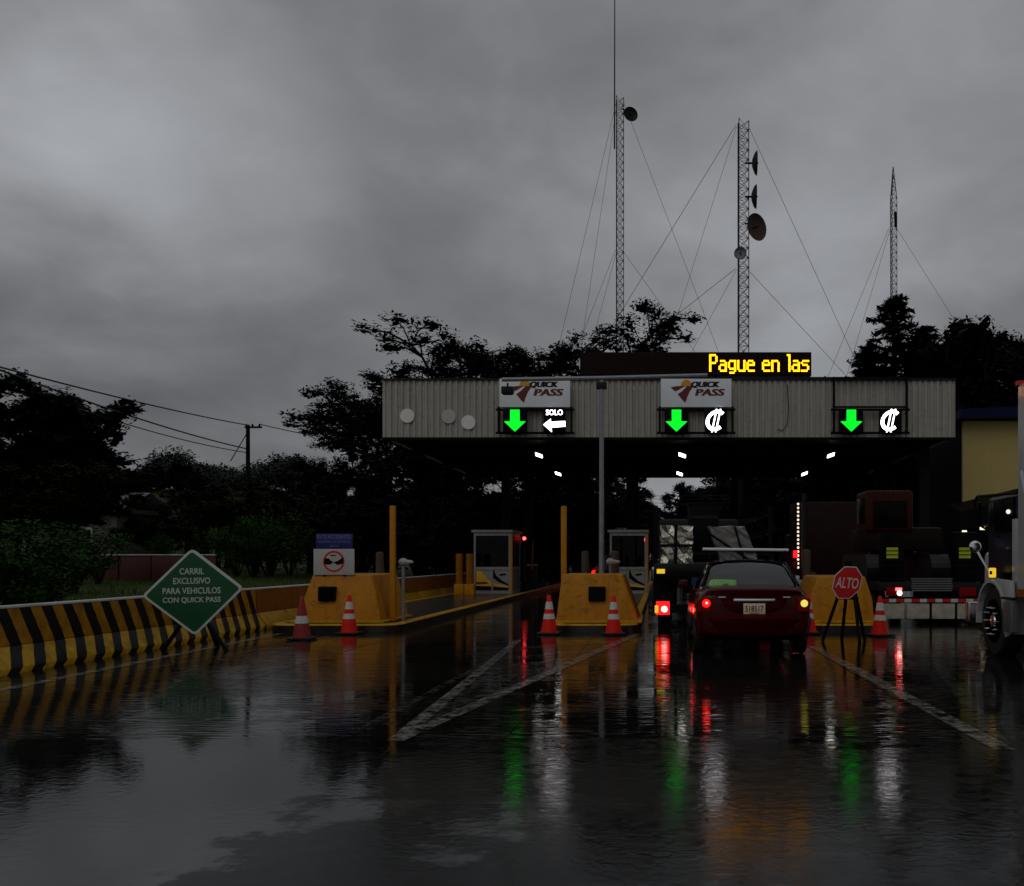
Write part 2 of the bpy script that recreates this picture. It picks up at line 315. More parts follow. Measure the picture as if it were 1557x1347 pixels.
# ------------------------------------------------------------------ ground, road, terrain
struct('ground', MB().quad((-900, -60, -.12), (900, -60, -.12), (900, 1500, -.12), (-900, 1500, -.12)), 'earth')
struct('road', MB().quad((-8.35, -30, 0), (13, -30, 0), (13, 160, 0), (-8.35, 160, 0)), 'asphalt')
pv = thing('concrete_pavement', None, None); pv['kind'] = 'structure'
SLAB0, SLABL, SLABW = 7.05, 3.5, 3.55
slab_me = MB().box((0, 0, .0025), (SLABW - .012, SLABL - .012, .003)).mesh('slab', bevel=.001, seg=1); slab_me.materials.append(MATS['concrete'])
for i in range(13):
    for j in range(6):
        o = link('slab', slab_me, None, pv, (-8.3 + SLABW * (j + .5), SLAB0 + SLABL * (i + .5), rnd.uniform(0, .0012)), (rnd.uniform(-.0006, .0006), rnd.uniform(-.0006, .0006), 0))
r9 = random.Random(4); top_ = [(-8.3 + 21.3 * k / 60, SLAB0 + .05 + r9.random() ** 2 * .20) for k in range(61)]      # the asphalt course ends in a ragged lap over the slab edge
struct('asphalt_course', MB().add([(x, y, .0066) for x, y in top_] + [(13, -30, .0066), (-8.3, -30, .0066)], [tuple(range(63))]), 'asphalt')
def terr(x, y):
    d = -8.45 - x
    h = .12 + .07 * min(d, 8) + .03 * max(0, d - 8)
    h += 15 * smooth01(70, 230, y) * smooth01(15, 70, d) * (1 - .5 * smooth01(90, 200, d))
    h += .25 * math.sin(x * .31 + 1) * math.sin(y * .23) * smooth01(3, 14, d)
    return h
vs_, fs_ = [], []; xs_ = [-8.45 - t for t in (0, .6, 1.5, 3, 5, 8, 12, 17, 24, 32, 42, 55, 70, 90, 120, 170, 260)]; ys_ = [-20 + 5 * i for i in range(30)] + [130 + 15 * i for i in range(20)]
for y in ys_:
    for x in xs_: vs_.append((x, y, terr(x, y)))
nx = len(xs_)
for j in range(len(ys_) - 1):
    for i in range(nx - 1): fs_.append((j * nx + i, j * nx + i + 1, (j + 1) * nx + i + 1, (j + 1) * nx + i))
struct('hillside', MB().add(vs_, fs_), 'grass', smooth=True)
gb = MB()
for _ in range(9000):
    y = rnd.uniform(12, 46); x = -8.6 - 9 * rnd.random() ** 1.3; z = terr(x, y) - .02; a = rnd.uniform(0, 6.28); h = rnd.uniform(.06, .20); q = .012
    p = Vector((x, y, z)); u = Vector((math.cos(a), math.sin(a), 0)) * q * 1.6; t = Vector((rnd.uniform(-.06, .06), rnd.uniform(-.06, .06), h))
    gb.add([p - u, p + u, p + t], [(0, 1, 2)])
tag(gb.build('grass', 'grass_blade'), 'short rough grass on the bank behind the striped barrier', 'grass', kind='stuff')

# road markings
def strip(name, pts, wd, mat='road_paint', z=.0115):
    pts = [Vector((a, b, z)) for a, b in pts]; mb = MB()
    for a, b in zip(pts[:-1], pts[1:]):
        n = (b - a).normalized().cross(Vector((0, 0, 1))) * wd / 2; mb.quad(a - n, a + n, b + n, b - n)
    return struct(name, mb, mat)
def G(x, y): Y = FPX * EYE / (y - CY); return ((x - CX) * Y / FPX, Y)
strip('edge_line', [(-6.95, 4), (-7.0, 9.6), (-7.1, 17.2)], .16)
strip('gore_line', [(-6.55, 11.6), (-6.1, 14.5), (-5.95, 16.6)], .14, 'road_paint_faint', .0120)
a, b, c = G(600, 1128), G(788, 974), G(968, 965)
strip('gore_line', [a, ((a[0] + b[0]) / 2, (a[1] + b[1]) / 2), b], .13, 'road_paint', .0116); strip('gore_line', [a, c], .15, 'road_paint', .0132)
strip('gore_line', [(-2.05, 15.9), (-.6, 16.95)], .15, 'road_paint_faint', .0124)
tri = [(a[0] + .02, a[1] + .15), (a[0] + (b[0] - a[0]) * .55, a[1] + (b[1] - a[1]) * .55), (a[0] + (c[0] - a[0]) * .62, a[1] + (c[1] - a[1]) * .62)]
struct('gore_fill', MB().add([(x, y, .0108) for x, y in tri], [(0, 1, 2)]), 'road_paint_faint')
for k, t in enumerate((.66, .82)):
    l_ = (a[0] + (b[0] - a[0]) * t + .07, a[1] + (b[1] - a[1]) * t); r_ = (a[0] + (c[0] - a[0]) * (t + .03) - .07, a[1] + (c[1] - a[1]) * (t + .03)); strip('gore_hatch', [l_, r_], .34, 'road_paint_faint', .0121 + k * .0001)
a, b, c = G(1528, 1142), G(1392, 968), G(1236, 984)
strip('gore_line', [a, b], .14, 'road_paint_faint', .0117); strip('gore_line', [a, c], .16, 'road_paint', .0133)
strip('lane_line', [G(560, 1105), G(690, 1035), G(760, 1000)], .10, 'road_paint_faint', .0125)

# ------------------------------------------------------------------ islands
def island(label, x0, x1, y0, y1):
    t = thing('toll_island', label, 'island', ((x0 + x1) / 2, y0, 0)); hw = (x1 - x0) / 2
    def plan(i):
        w_ = hw - i; r = .45
        pts = [(w_, y1 - y0), (w_, r + i)]
        for k in range(1, 6): q = k / 6 * math.pi / 2; pts.append((w_ - r + r * math.cos(q), i + r - r * math.sin(q)))
        return pts + [(-x, y) for x, y in pts[::-1]]
    outr, inr = plan(0), plan(.17)
    mb = MB(); n = len(outr)
    for (z0, A, z1, B) in ((.0, outr, .13, outr), (.13, outr, .155, plan(.02)), (.155, plan(.02), .155, inr), (.155, inr, .12, inr)):
        o = len(mb.v); mb.v += [(x, y, z0) for x, y in A] + [(x, y, z1) for x, y in B]; mb.f += [(o + i, o + (i + 1) % n, o + n + (i + 1) % n, o + n + i) for i in range(n - 1)]
    kf = MB(); kf.v = list(mb.v[:2 * n]); kf.f = list(mb.f[:n - 1]); kf.build('kerb_face', 'kerb_dark', t, smooth=True)
    kt = MB(); kt.v = list(mb.v[2 * n:]); kt.f = [tuple(i - 2 * n for i in f) for f in mb.f[n - 1:]]; kt.build('kerb_top', 'yellow_light', t, smooth=True)
    MB().prism(inr, .145, 'Z', 0).build('deck', 'cement', t)
    return t
island('long kerbed toll island along the orange side wall', -7.55, -5.02, 17.55, 52)
island('long kerbed toll island between the two lanes under the tall lamp post', -2.18, -.42, 17.55, 52)
island('long kerbed toll island behind the red octagonal sign', 2.78, 4.30, 17.55, 52)

def bumper(label, xc, bl, br, tl, tr, top, y0=17.95, mid=None):
    """battered concrete crash block; its face leans back and the edges are rounded"""
    t = thing('crash_block', label, 'crash block', (xc, y0, .15))
    d = 2.0; top -= .15
    m = mid or ((bl + tl) / 2, (br + tr) / 2)
    vs = []
    for (l, r, z, ya, yb) in ((bl, br, 0, 0, d), (m[0], m[1], top * .5, .09, d), (tl, tr, top, .2, d - .1)):
        vs += [(l, ya, z), (r, ya, z), (r, yb, z), (l, yb, z)]
    fs = [(0, 1, 2, 3)[::-1], (8, 9, 10, 11)]
    for k in (0, 4):
        for i in range(4): fs.append((k + i, k + (i + 1) % 4, k + 4 + (i + 1) % 4, k + 4 + i))
    MB().add(vs, fs).build('block', 'yellow', t, bevel=.045, seg=3)
    MB().prism([(bl - .06, -.07), (br + .06, -.07), (br + .06, d + .05), (bl - .06, d + .05)], .045, 'Z', .002).build('plinth', 'yellow_light', t, bevel=.02)
    return t
def lamp_box(t, x, z, s=.33):
    f = MB().box((x, .10, z), (s, .18, s * .86)).build('light_box', 'black', t, bevel=.02)
    MB().box((x, -.002 + .005, z), (s * .82, .02, s * .70)).build('lens', 'gloss_black', f)
lamp_box(bumper('orange yellow concrete crash block carrying the white and blue warning boards', -6.30, -.84, .86, -.55, .62, 1.10), -.22, .57)
lamp_box(bumper('bright yellow concrete crash block at the foot of the tall lamp post', -1.22, -.82, .80, -.72, .47, 1.10), -.02, .57)
bumper('yellow concrete crash block half behind the red octagonal sign', 3.56, -.60, .62, -.46, .48, 1.06, mid=(-.66, .60))

# ------------------------------------------------------------------ barrier walls
def jersey(label, x, y0, y1, mat_u, mat_l, name='jersey_barrier', h=.81):
    t = thing(name, label, 'barrier', (x, y0, 0)); n = max(2, int((y1 - y0) / 3)); seg = (y1 - y0) / n
    up = [(-.11, .33), (.10, .33), (.075, h - .02), (.05, h - .02), (-.05, h - .02), (-.075, h - .02)]
    lo = [(-.30, .0), (.29, .0), (.29, .08), (.10, .325), (-.11, .325)]
    cp = [(-.085, h - .018), (.085, h - .018), (.08, h + .012), (-.08, h + .012)]
    mu = MB().prism(up, seg - .012, 'Y', .006).mesh('upper_wall', bevel=.006, seg=1); mu.materials.append(MATS[mat_u])
    ml = MB().prism(lo, seg - .012, 'Y', .006).mesh('sloped_foot', bevel=.006, seg=1); ml.materials.append(MATS[mat_l])
    mc = MB().prism(cp, seg - .012, 'Y', .006).mesh('capping', bevel=.004, seg=1); mc.materials.append(MATS['cap_white'])
    for i in range(n):
        for nm, me in (('sloped_foot', ml), ('upper_wall', mu), ('capping', mc)): link(nm, me, None, t, (0, i * seg, 0))
    return t
jersey('concrete barrier with slanted black and yellow stripes behind the green diamond', -8.12, 3.0, 18.3, 'barrier_stripes', 'foot_stripes')
jersey('plain orange concrete barrier with yellow foot running along the side wall booth', -8.12, 18.35, 36.4, 'orange', 'yellow_light')
jersey('far orange concrete barrier beyond the side wall booth', -8.12, 36.5, 75, 'orange', 'cement')

# ------------------------------------------------------------------ canopy
FY, BY, CXL, CXR, CZ0, CZ1 = 31.1, 46.8, -9.38, 9.95, 5.51, 7.44
cp = thing('toll_canopy', 'wide toll plaza canopy with pale ribbed metal front', 'canopy', (0, FY, 0))
def ribbed(wd, ht, pitch=.2, dep=.05):
    mb = MB(); n = int(round(wd / pitch)); prof = []
    for i in range(n):
        x = i * wd / n; p = wd / n; prof += [(x, 0), (x + p * .42, 0), (x + p * .52, dep), (x + p * .88, dep)]
    prof.append((wd, 0)); vs = []
    for x, y in prof: vs += [(x, y, 0), (x, y, ht)]
    return mb.add(vs, [(2 * i, 2 * i + 2, 2 * i + 3, 2 * i + 1) for i in range(len(prof) - 1)])
NS = 19; sw = (CXR - CXL) / NS
sme = ribbed(sw, CZ1 - CZ0, sw / 5).mesh('fascia_sheet'); sme.materials.append(MATS['fascia'])
for i in range(NS): link('fascia_sheet', sme, None, cp, (CXL + i * sw, rnd.uniform(-.004, .004) - .002 * (i % 2), CZ0))
for nm, z, h, mat, y, d in (('top_trim', CZ1 + .03, .06, 'dark_steel', .02, .16), ('bottom_trim', CZ0 - .05, .10, 'black', .02, .14)):
    MB().box(((CXL + CXR) / 2, y, z), (CXR - CXL + .08, d, h)).build(nm, mat, cp)
for x in (CXL, CXR):
    s2 = ribbed(BY - FY, CZ1 - CZ0, .22); s2.v = [(x + v[1], v[0], v[2] + CZ0) for v in s2.v]; s2.build('side_sheet', 'fascia', cp)
MB().box(((CXL + CXR) / 2, (BY - FY) / 2, CZ1 - .25), (CXR - CXL - .1, BY - FY - .1, .12)).build('roof_deck', 'tin', cp)
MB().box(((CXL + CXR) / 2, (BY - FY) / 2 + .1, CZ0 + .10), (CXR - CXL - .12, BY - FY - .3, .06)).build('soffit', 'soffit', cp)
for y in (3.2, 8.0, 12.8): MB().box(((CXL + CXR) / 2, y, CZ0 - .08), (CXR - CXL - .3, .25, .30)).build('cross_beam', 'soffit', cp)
for x, ys in ((-6.3, (6.5, 12.8)), (-1.22, (6.5, 12.8)), (3.55, (6.5, 12.8)), (9.3, (1.4, 8, 12.8))):
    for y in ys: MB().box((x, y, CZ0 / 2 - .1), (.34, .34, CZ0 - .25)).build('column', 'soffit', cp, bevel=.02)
# side wall of the plaza building under the right end
# under-canopy lamps
lamp_spots = [(-4.42, 33.7), (-4.53, 41.0), (.82, 33.7), (.88, 41.0), (6.22, 33.7), (6.40, 41.0)]
def canopy_lamp(x, y, first):
    t = thing('canopy_lamp', 'small bright tilted lamp hanging on a stem under the canopy', 'lamp', (x, y, 5.24), group='lamps under the toll canopy')
    MB().tube([(0, 0, .38), (0, 0, .04)], .025, 6).build('stem', 'dark_steel', t)
    rm = Matrix.Rotation(R(-28), 3, 'X') @ Matrix.Rotation(R(22 if x < 3 else -22), 3, 'Y')
    MB().box((0, 0, 0), (.32, .24, .08), rm).build('housing', 'dark_steel', t)
    MB().box(rm @ Vector((0, -.0, -.055)), (.27, .19, .02), rm).build('lens', 'lamp_white', t)
for x, y in lamp_spots: canopy_lamp(x, y, 0)

# LED message board on the roof edge
lb = thing('message_board', 'long black electronic board on the canopy roof with yellow words', 'message board', (P(1058, 552, FY).x, FY + .25, 7.62))
BW, BH = 7.85, .80
MB().box((0, 0, BH / 2), (BW, .26, BH)).build('case', 'black', lb, bevel=.015)
MB().box((0, -.134, BH / 2), (BW - .1, .012, BH - .1)).build('screen', 'led_off', lb)
for x in (-3.6, -1.8, 0, 1.8, 3.6):
    MB().box((x, .0, -.10), (.08, .2, .20)).build('support', 'dark_steel', lb)
MB().tube([(-4.6, -.05, -.07), (5.4, -.05, -.07)], .045, 8).build('rail', 'dark_steel', lb)
for x in (.6, 2.3, 3.3, 4.3, 5.0): MB().tube([(x - .12, -.15, -.22), (x + .12, .02, .0)], .03, 6).build('brace', 'dark_steel', lb)
FONT = {'P': '####.|#...#|#...#|#...#|####.|#....|#....|#....|#....|.....', 'a': '.....|.....|.....|.###.|....#|.####|#...#|#...#|.####|.....',
 'g': '.....|.....|.....|.####|#...#|#...#|#...#|.####|....#|.###.', 'u': '.....|.....|.....|#...#|#...#|#...#|#...#|#...#|.####|.....',
 'e': '.....|.....|.....|.###.|#...#|#####|#....|#....|.####|.....', 'n': '.....|.....|.....|####.|#...#|#...#|#...#|#...#|#...#|.....',
 'l': '##|.#|.#|.#|.#|.#|.#|.#|.#|..', 's': '.....|.....|.....|.####|#....|.###.|....#|....#|####.|.....', ' ': '...|...|...|...|...|...|...|...|...|...'}
x0 = P(1079, 0, FY).x - lb.location.x; dotw = (P(1233, 0, FY).x - P(1079, 0, FY).x) / 62.; doth = .066
lt = MB(); cx_ = 0
for ch in 'Pague en las':
    rows = FONT[ch].split('|')
    for r, row in enumerate(rows):
        for c_, v in enumerate(row):
            if v == '#': lt.box((x0 + (cx_ + c_ + .5) * dotw, -.146, .725 - (r + .5) * doth), (dotw * 1.22, .006, doth * .90))
    cx_ += len(rows[0]) + 1
sc_ = 62. / cx_
lt.v = [(x0 + (v[0] - x0) * sc_, v[1], v[2]) for v in lt.v]
lt.build('lit_letters', 'led_yellow', lb)

# lane signs on the fascia
def lane_sign(xc, name, lab, logo, kind):
    """steel frame hung on the fascia with an arrow box, a symbol box and, on two of them, a logo board"""
    t = thing('lane_sign', lab, 'lane sign', (xc, FY - .22, CZ0))
    fr = MB(); hw = 1.22
    if logo: zt = .92
    else: zt = 1.92
    for x in (-hw, hw): fr.box((x, 0, (zt + .08) / 2 + .05), (.075, .07, zt - .02))
    for z in (.12, .90): fr.box((0, -.001, z), (2 * hw + .2, .06, .075))
    if not logo: fr.box((0, -.002, zt + .04), (2 * hw + .09, .06, .075)); fr.box((0, .003, .99), (2 * hw, .05, .06))
    for x in (-hw, hw):
        for z in (.2, .8): fr.box((x, .10, z), (.05, .14, .05))
    fr.build('frame', 'black', t)
    for x in (-.66, .66):
        b = MB().box((x, -.04, .51), (.80 if x < 0 else .74, .16, .82)).build('signal_box', 'gloss_black', t, bevel=.015)
        if x < 0:
            pl = [(.0, -.36), (.37, -.02), (.16, -.02), (.16, .37), (-.16, .37), (-.16, -.02), (-.37, -.02)]
            MB().prism([(x + p * .98, .51 + q) for p, q in pl], .012, 'Y', -.134).build('lit_arrow', 'arrow_green', b)
        elif kind == 'colon':
            mb = MB(); n = 22; th0, th1 = R(48), R(312)
            for k in range(n):
                A, B = th0 + (th1 - th0) * k / n, th0 + (th1 - th0) * (k + 1) / n
                def pt(r, q): X = r * math.cos(q) * .96; Z = r * math.sin(q); return (x + X + Z * .18, -.134, .52 + Z)
                mb.quad(pt(.235, A), pt(.35, A), pt(.35, B), pt(.235, B))
            for off in (-.07, .06): mb.prism([(x + off - .09, .13), (x + off - .045, .13), (x + off + .115, .90), (x + off + .07, .90)], .010, 'Y', -.138)
            mb.build('lit_symbol', 'led_white', b)
        else:
            text('lit_word', 'SOLO', .56, .18, 'led_white', b, (x, -.13, .79), bold=.01, ext=.004)
            pl = [(-.37, 0), (-.12, .20), (-.12, .10), (.36, .12), (.37, -.06), (-.10, -.10), (-.08, -.25)]
            MB().prism([(x + p, .38 + q) for p, q in pl], .010, 'Y', -.134).build('lit_arrow', 'led_white', b)
    if logo:
        zb = .965; bd = MB().box((0, -.05, zb + .48), (2.36, .10, .95)).build('logo_board', 'board_white', t, bevel=.01)
        MB().prism([(-.33 + .19 * math.cos(q), zb + .70 + .23 * math.sin(q)) for q in [math.pi * k / 12 for k in range(13)]], .006, 'Y', -.107).build('sun_mark', 'logo_yellow', bd)
        sw1 = [(-.86, .66), (-.70, .705), (-.38, .72), (-.14, .70), (-.30, .60), (-.45, .49), (-.53, .41), (-.62, .475), (-.73, .56)]
        sw1 = [(-.86, .665), (-.66, .705), (-.36, .715), (-.46, .66), (-.60, .575), (-.70, .53)]
        sw2 = [(-.30, .715), (-.10, .70), (-.22, .52), (-.30, .34), (-.36, .15), (-.46, .24), (-.62, .44), (-.48, .53), (-.38, .63)]
        rm = MB()
        for s in (sw1, sw2): rm.prism([(p, zb + q) for p, q in s], .006, 'Y', -.109)
        rm.build('road_mark', 'logo_red', bd)
        for q in (-.022, .022): text('logo_word', 'QUICK', .98, .22, 'black', bd, (.30 + q, -.105 - abs(q + .022) * .02, zb + .75), bold=.012, shear=.25)
        for q in (-.022, .022): text('logo_word', 'PASS', .98, .23, 'logo_red', bd, (.47 + q, -.105 - abs(q + .022) * .02, zb + .50), bold=.012, shear=.25)
    return t
lane_sign(P(815, 0, FY).x, 'a', 'lane sign with logo board, green arrow and the lit word SOLO', True, 'solo')
lane_sign(P(1058, 0, FY).x, 'b', 'lane sign with logo board above a green arrow and a white colon symbol', True, 'colon')
lane_sign(P(1321, 0, FY).x, 'c', 'lane sign frame without logo board, green arrow beside a white colon symbol', False, 'colon')
for x, y, lab, nm in ((619, 632, 'pale round disc alone near the end of the ribbed fascia', 'disc_pale'), (682, 633, 'dull grey round disc, the darkest of three on the fascia', 'disc_grey'), (712, 642, 'pale round disc beside the dull grey one on the fascia', 'disc_pale')):
    p = P(x, y, FY - .05); t = thing('round_plate', lab, 'disc', (p.x, FY, p.z))
    MB().lathe([(.235, -.045), (.24, -.04), (.24, -.012), (.235, -.006)], 28, 'Y').build('face', nm, t, smooth=True)
    MB().box((0, .0, .0), (.05, .06, .3)).build('bracket', 'dark_steel', t)
hk = [P(1197, 585, FY - .03), P(1199, 620, FY - .03), P(1197, 645, FY - .03), P(1190, 655, FY - .03), P(1181, 652, FY - .03)]
tag(MB().tube(hk, .014, 6).build('loose_cable', 'wire', None, smooth=True), 'loose black cable hooking down over the ribbed fascia', 'cable')

# ------------------------------------------------------------------ tall lamp post with long arm
lp = thing('lamp_post', 'tall grey lamp post with a long level arm in front of the canopy', 'lamp post', (-1.25, 19.6, .13))
MB().tube([(0, 0, 0), (0, 0, 5.08)], [.062, .045], 12).build('pole', 'galv', lp, smooth=True)
MB().box((0, 0, .015), (.3, .3, .03)).build('base_plate', 'galv', lp)
MB().box((0, 0, 4.96), (.22, .12, .14)).build('clamp', 'dark_steel', lp, bevel=.01)
MB().tube([(-2.12, 0, 5.09), (0, -.02, 5.12), (2.25, 0, 5.18)], .045, 8).build('arm', 'galv', lp, smooth=True)
hd = MB().box((-2.0, 0, 4.86), (.26, .16, .16)).build('lamp_head', 'dark_steel', lp, bevel=.03)
MB().box((-2.0, 0, 4.775), (.20, .12, .012)).build('lens', 'gloss_black', hd)
MB().tube([(-2.0, 0, 5.02), (-2.0, 0, 4.93)], .02, 6).build('hanger', 'dark_steel', hd)

# ------------------------------------------------------------------ posts, bollards, sensors
def post(x, y, h, w_, mat, label, name='square_post', cat='post', grp=None):
    t = thing(name, label, cat, (x, y, .14), group=grp); MB().box((0, 0, h / 2), (w_, w_, h)).build('shaft', mat, t, bevel=.012)
    MB().box((0, 0, h + .006), (w_ * .8, w_ * .8, .014)).build('top_cap', mat, t); MB().box((0, 0, .012), (w_ * 1.6, w_ * 1.6, .024)).build('foot_plate', 'dark_steel', t)
    return t
post(-5.36, 18.45, 2.32, .105, 'post_yellow', 'tall thin orange yellow post on the island kerb beside the crash block')
post(-2.02, 19.3, 2.36, .115, 'post_yellow', 'tall yellow post standing behind the bright yellow crash block')
def round_post(x, y, h, r, mat, label, grp=None, z=.14):
    t = thing('bollard', label, 'bollard', (x, y, z), group=grp); MB().lathe([(r, 0), (r, h - r * .5), (r * .8, h - r * .15), (r * .3, h)], 14).build('shaft', mat, t, smooth=True)
    MB().lathe([(r * 1.25, .0), (r * 1.2, .04), (r * 1.02, .05)], 14).build('collar', 'dark_steel', t, smooth=True); return t
round_post(-6.22 + .05, 19.9 + .35, 1.42, .085, 'wood_dark', 'dark brown bollard behind the orange yellow crash block')
round_post(-1.68, 20.6, 1.44, .085, 'wood_dark', 'brown bollard between the tall yellow post and the lamp post')
round_post(-1.02, 20.6, 1.44, .10, 'wood_dark', 'brown bollard on the booth side of the lamp post')
round_post(3.30, 20.8, 1.48, .10, 'wood_dark', 'brown bollard behind the half hidden yellow crash block')
def sensor(x, y, lab):
    t = thing('sensor_post', lab, 'sensor', (x, y, .14)); MB().tube([(0, 0, 0), (0, 0, 1.12)], .035, 10).build('pole', 'galv', t, smooth=True)
    hd = MB().lathe([(.03, 0), (.085, .04), (.10, .09), (.07, .14), (.02, .16)], 14, 'Z', (0, 0, 1.12)).build('head', 'white', t, smooth=True)
    MB().lathe([(.05, 0), (.035, .10), (.01, .14)], 10, 'X', (.07, 0, 1.20)).build('nozzle', 'white', hd, smooth=True); MB().tube([(0, 0, 1.27), (0, 0, 1.35)], .012, 6).build('aerial', 'dark_steel', hd)
    MB().box((0, 0, .01), (.16, .16, .02)).build('foot_plate', 'dark_steel', t)
sensor(-5.20, 18.62, 'grey post with a white rounded sensor head beside the thin yellow post')
sensor(-1.08, 19.95, 'white rounded sensor head on a grey post beside the lamp post')
for k, x in enumerate((-6.98, -6.62)):
    t = thing('guard_bollard', ('orange guard bollard rising from the yellow footing before the side wall booth' if k else 'orange guard bollard nearest the side wall before the side wall booth'), 'bollard', (x, 32.0, .14))
    MB().tube([(0, 0, 0), (0, 0, 1.45)], .13, 14).build('shaft', 'orange', t, smooth=True); MB().box((0.02, -.05, .2), (.34, .34, .40)).build('footing', 'yellow', t, bevel=.03)

# ------------------------------------------------------------------ toll booths
def booth(x, y, lab, flip):
    t = thing('toll_booth', lab, 'toll booth', (x, y, .145)); W, D, H = 1.34, 2.3, 2.22
    fr = MB()
    for a in (-1, 1):
        for b in (0, D): fr.box((a * (W / 2 - .035), b, H / 2), (.07, .07, H))
    for z in (.05, .92, H - .06):
        fr.box((0, 0, z), (W, .074, .10)); fr.box((0, D, z), (W, .074, .10))
        for a in (-1, 1): fr.box((a * (W / 2 - .035), D / 2, z), (.066, D, .10))
    fr.box((0, -.003, .5), (.06, .06, .8))
    fr.build('frame', 'booth_white', t)
    MB().box((0, D / 2, H + .05), (W + .16, D + .2, .10)).build('roof', 'booth_white', t, bevel=.015)
    MB().box((W / 2 + .02, .02, H / 2), (.085, .10, H)).build('corner_post', 'post_yellow', t)
    MB().box((0, D / 2, .02), (W - .05, D - .05, .04)).build('floor', 'dark_steel', t)
    pn = MB().box((0, .012, .49), (W - .16, .03, .80)).build('front_panel', 'booth_white', t)
    def art(nm, poly, mat, k): MB().prism([(p * (W - .17) - (W - .17) / 2, .11 + q * .76) for p, q in poly], .003, 'Y', -.0065 - .0028 * k).build(nm, mat, pn)
    art('black_band', [(0, 0), (1, 0), (1, .13), (.5, .20), (0, .22)], 'black', 1)
    art('yellow_patch', [(0, .22), (.5, .20), (1, .13), (1, .24), (.62, .30), (.34, .55), (.16, .92), (0, .97)], 'logo_yellow', 1)
    art('red_patch', [(0, .40), (.30, .42), (.40, .33), (.1, .29), (0, .3)], 'logo_red', 2)
    art('dark_swoosh', [(.20, .98), (.46, .98), (.52, .62), (.68, .42), (1, .22), (1, .30), (.78, .50), (.62, .72), (.55, .98), (.46, .98), (.48, .55), (.40, .52)][:9], 'black', 3)
    art('word_mark', [(.72, .70), (.93, .74), (.92, .82), (.74, .80)], 'gloss_black', 3)
    for a in (-1, 1):
        MB().box((a * (W / 2 - .03), D / 2, .49), (.025, D - .1, .76)).build('side_panel', 'steel', t)
        MB().box((a * (W / 2 - .03), D / 2, 1.55), (.012, D - .1, 1.16)).build('side_pane', 'black', t)
    MB().box((0, .0, 1.55), (W - .15, .012, 1.16)).build('front_pane', 'booth_glass', t); MB().box((0, D - .03, 1.12), (W - .16, .03, 2.1)).build('rear_panel', 'dark_steel', t)
    MB().box((0, .55, .98), (W - .2, .5, .05)).build('counter', 'dark_steel', t); MB().box((-.2, .6, 1.13), (.35, .06, .26)).build('monitor', 'black', t)
    return t
booth(-6.13, 33.6, 'toll booth with yellow, black and white art beside the side wall', 0)
booth(-1.17, 33.6, 'toll booth behind the tall lamp post with a red lamp beside it', 1)
def signal(x, y, h, lab, em):
    t = thing('lane_signal', lab, 'signal', (x, y, .14)); MB().box((0, 0, h / 2), (.13, .13, h)).build('post', 'truck_maroon', t, bevel=.01)
    b = MB().box((.03, 0, h - .35), (.26, .2, .5)).build('lamp_case', 'truck_maroon', t, bevel=.02)
    MB().lathe([(.065, -.12), (.055, -.13), (.02, -.135)], 16, 'Y', (.03, 0, h - .28)).build('lens', em, b, smooth=True)
    MB().prism([(.03 + .12 * math.cos(q), h - .28 + .12 * math.sin(q)) for q in [R(20 + 14 * k) for k in range(11)]] + [(.03 + .105 * math.cos(q), h - .28 + .105 * math.sin(q)) for q in [R(160 - 14 * k) for k in range(11)]], .16, 'Y', -.24).build('visor', 'black', b)
signal(-5.36, 36.2, 2.35, 'dark red lane signal post with a lit lamp beside the side wall booth', 'signal_red')
signal(-.62, 35.6, 2.28, 'lane signal with a red lamp beyond the booth behind the lamp post', 'signal_red')
def gate(x, y, lab):
    t = thing('lane_gate', lab, 'barrier gate', (x, y, .14)); MB().box((0, 0, .5), (.36, .4, 1.0)).build('cabinet', 'dark_steel', t, bevel=.02); MB().box((0, 0, 1.02), (.40, .44, .05)).build('lid', 'white', t)
    MB().tube([(.02, -.24, .85), (.05, -.24, 2.0)], [.05, .03], 8).build('raised_arm', 'orange', t, smooth=True)
gate(-5.30, 38.2, 'small lane gate with a raised orange arm beyond the side wall booth')

# ------------------------------------------------------------------ warning boards on the first crash block
wb = thing('warning_board', 'white board with a red ringed collision symbol on the crash block', 'sign', (-6.42, 18.12, 1.085))
MB().box((0, 0, .26), (.80, .03, .51)).build('panel', 'white', wb, bevel=.006)
MB().box((-.2, .04, .12), (.05, .05, .3)).build('strut', 'dark_steel', wb); MB().box((.2, .04, .12), (.05, .05, .3)).build('strut', 'dark_steel', wb)
ring = MB(); n = 36
for k in range(n):
    A, B = 6.28318 * k / n, 6.28318 * (k + 1) / n
    f = lambda r, q: (r * math.cos(q), -.019, .27 + r * math.sin(q)); ring.quad(f(.172, A), f(.21, A), f(.21, B), f(.172, B))
ring.build('red_ring', 'sign_red', wb)
cs = MB()
for pl in ([(-.19, .21), (-.06, .21), (-.02, .27), (-.07, .29), (-.09, .33), (-.17, .33), (-.19, .30)], [(.19, .23), (.07, .20), (.0, .25), (.06, .275), (.10, .29), (.17, .35), (.19, .33)], [(-.08, .375), (.06, .38), (.02, .40), (-.05, .40)], [(-.06, .235), (.06, .235), (.06, .25), (-.06, .25)]):
    cs.prism(pl, .004, 'Y', -.0205)
cs.build('collision_symbol', 'black', wb)
bb = thing('blue_board', 'blue board with pale lettering above the white collision board', 'sign', (-6.42, 18.14, 1.60))
MB().box((0, 0, .15), (.72, .03, .29)).build('panel', 'sign_blue', bb, bevel=.006)
for x in (-.22, .22): MB().box((x, .035, .0), (.04, .04, .42)).build('strut', 'dark_steel', bb)
text('lettering', 'EVITE ACCIDENTES', .66, .075, 'blue_letters', bb, (0, -.018, .235), bold=.01)
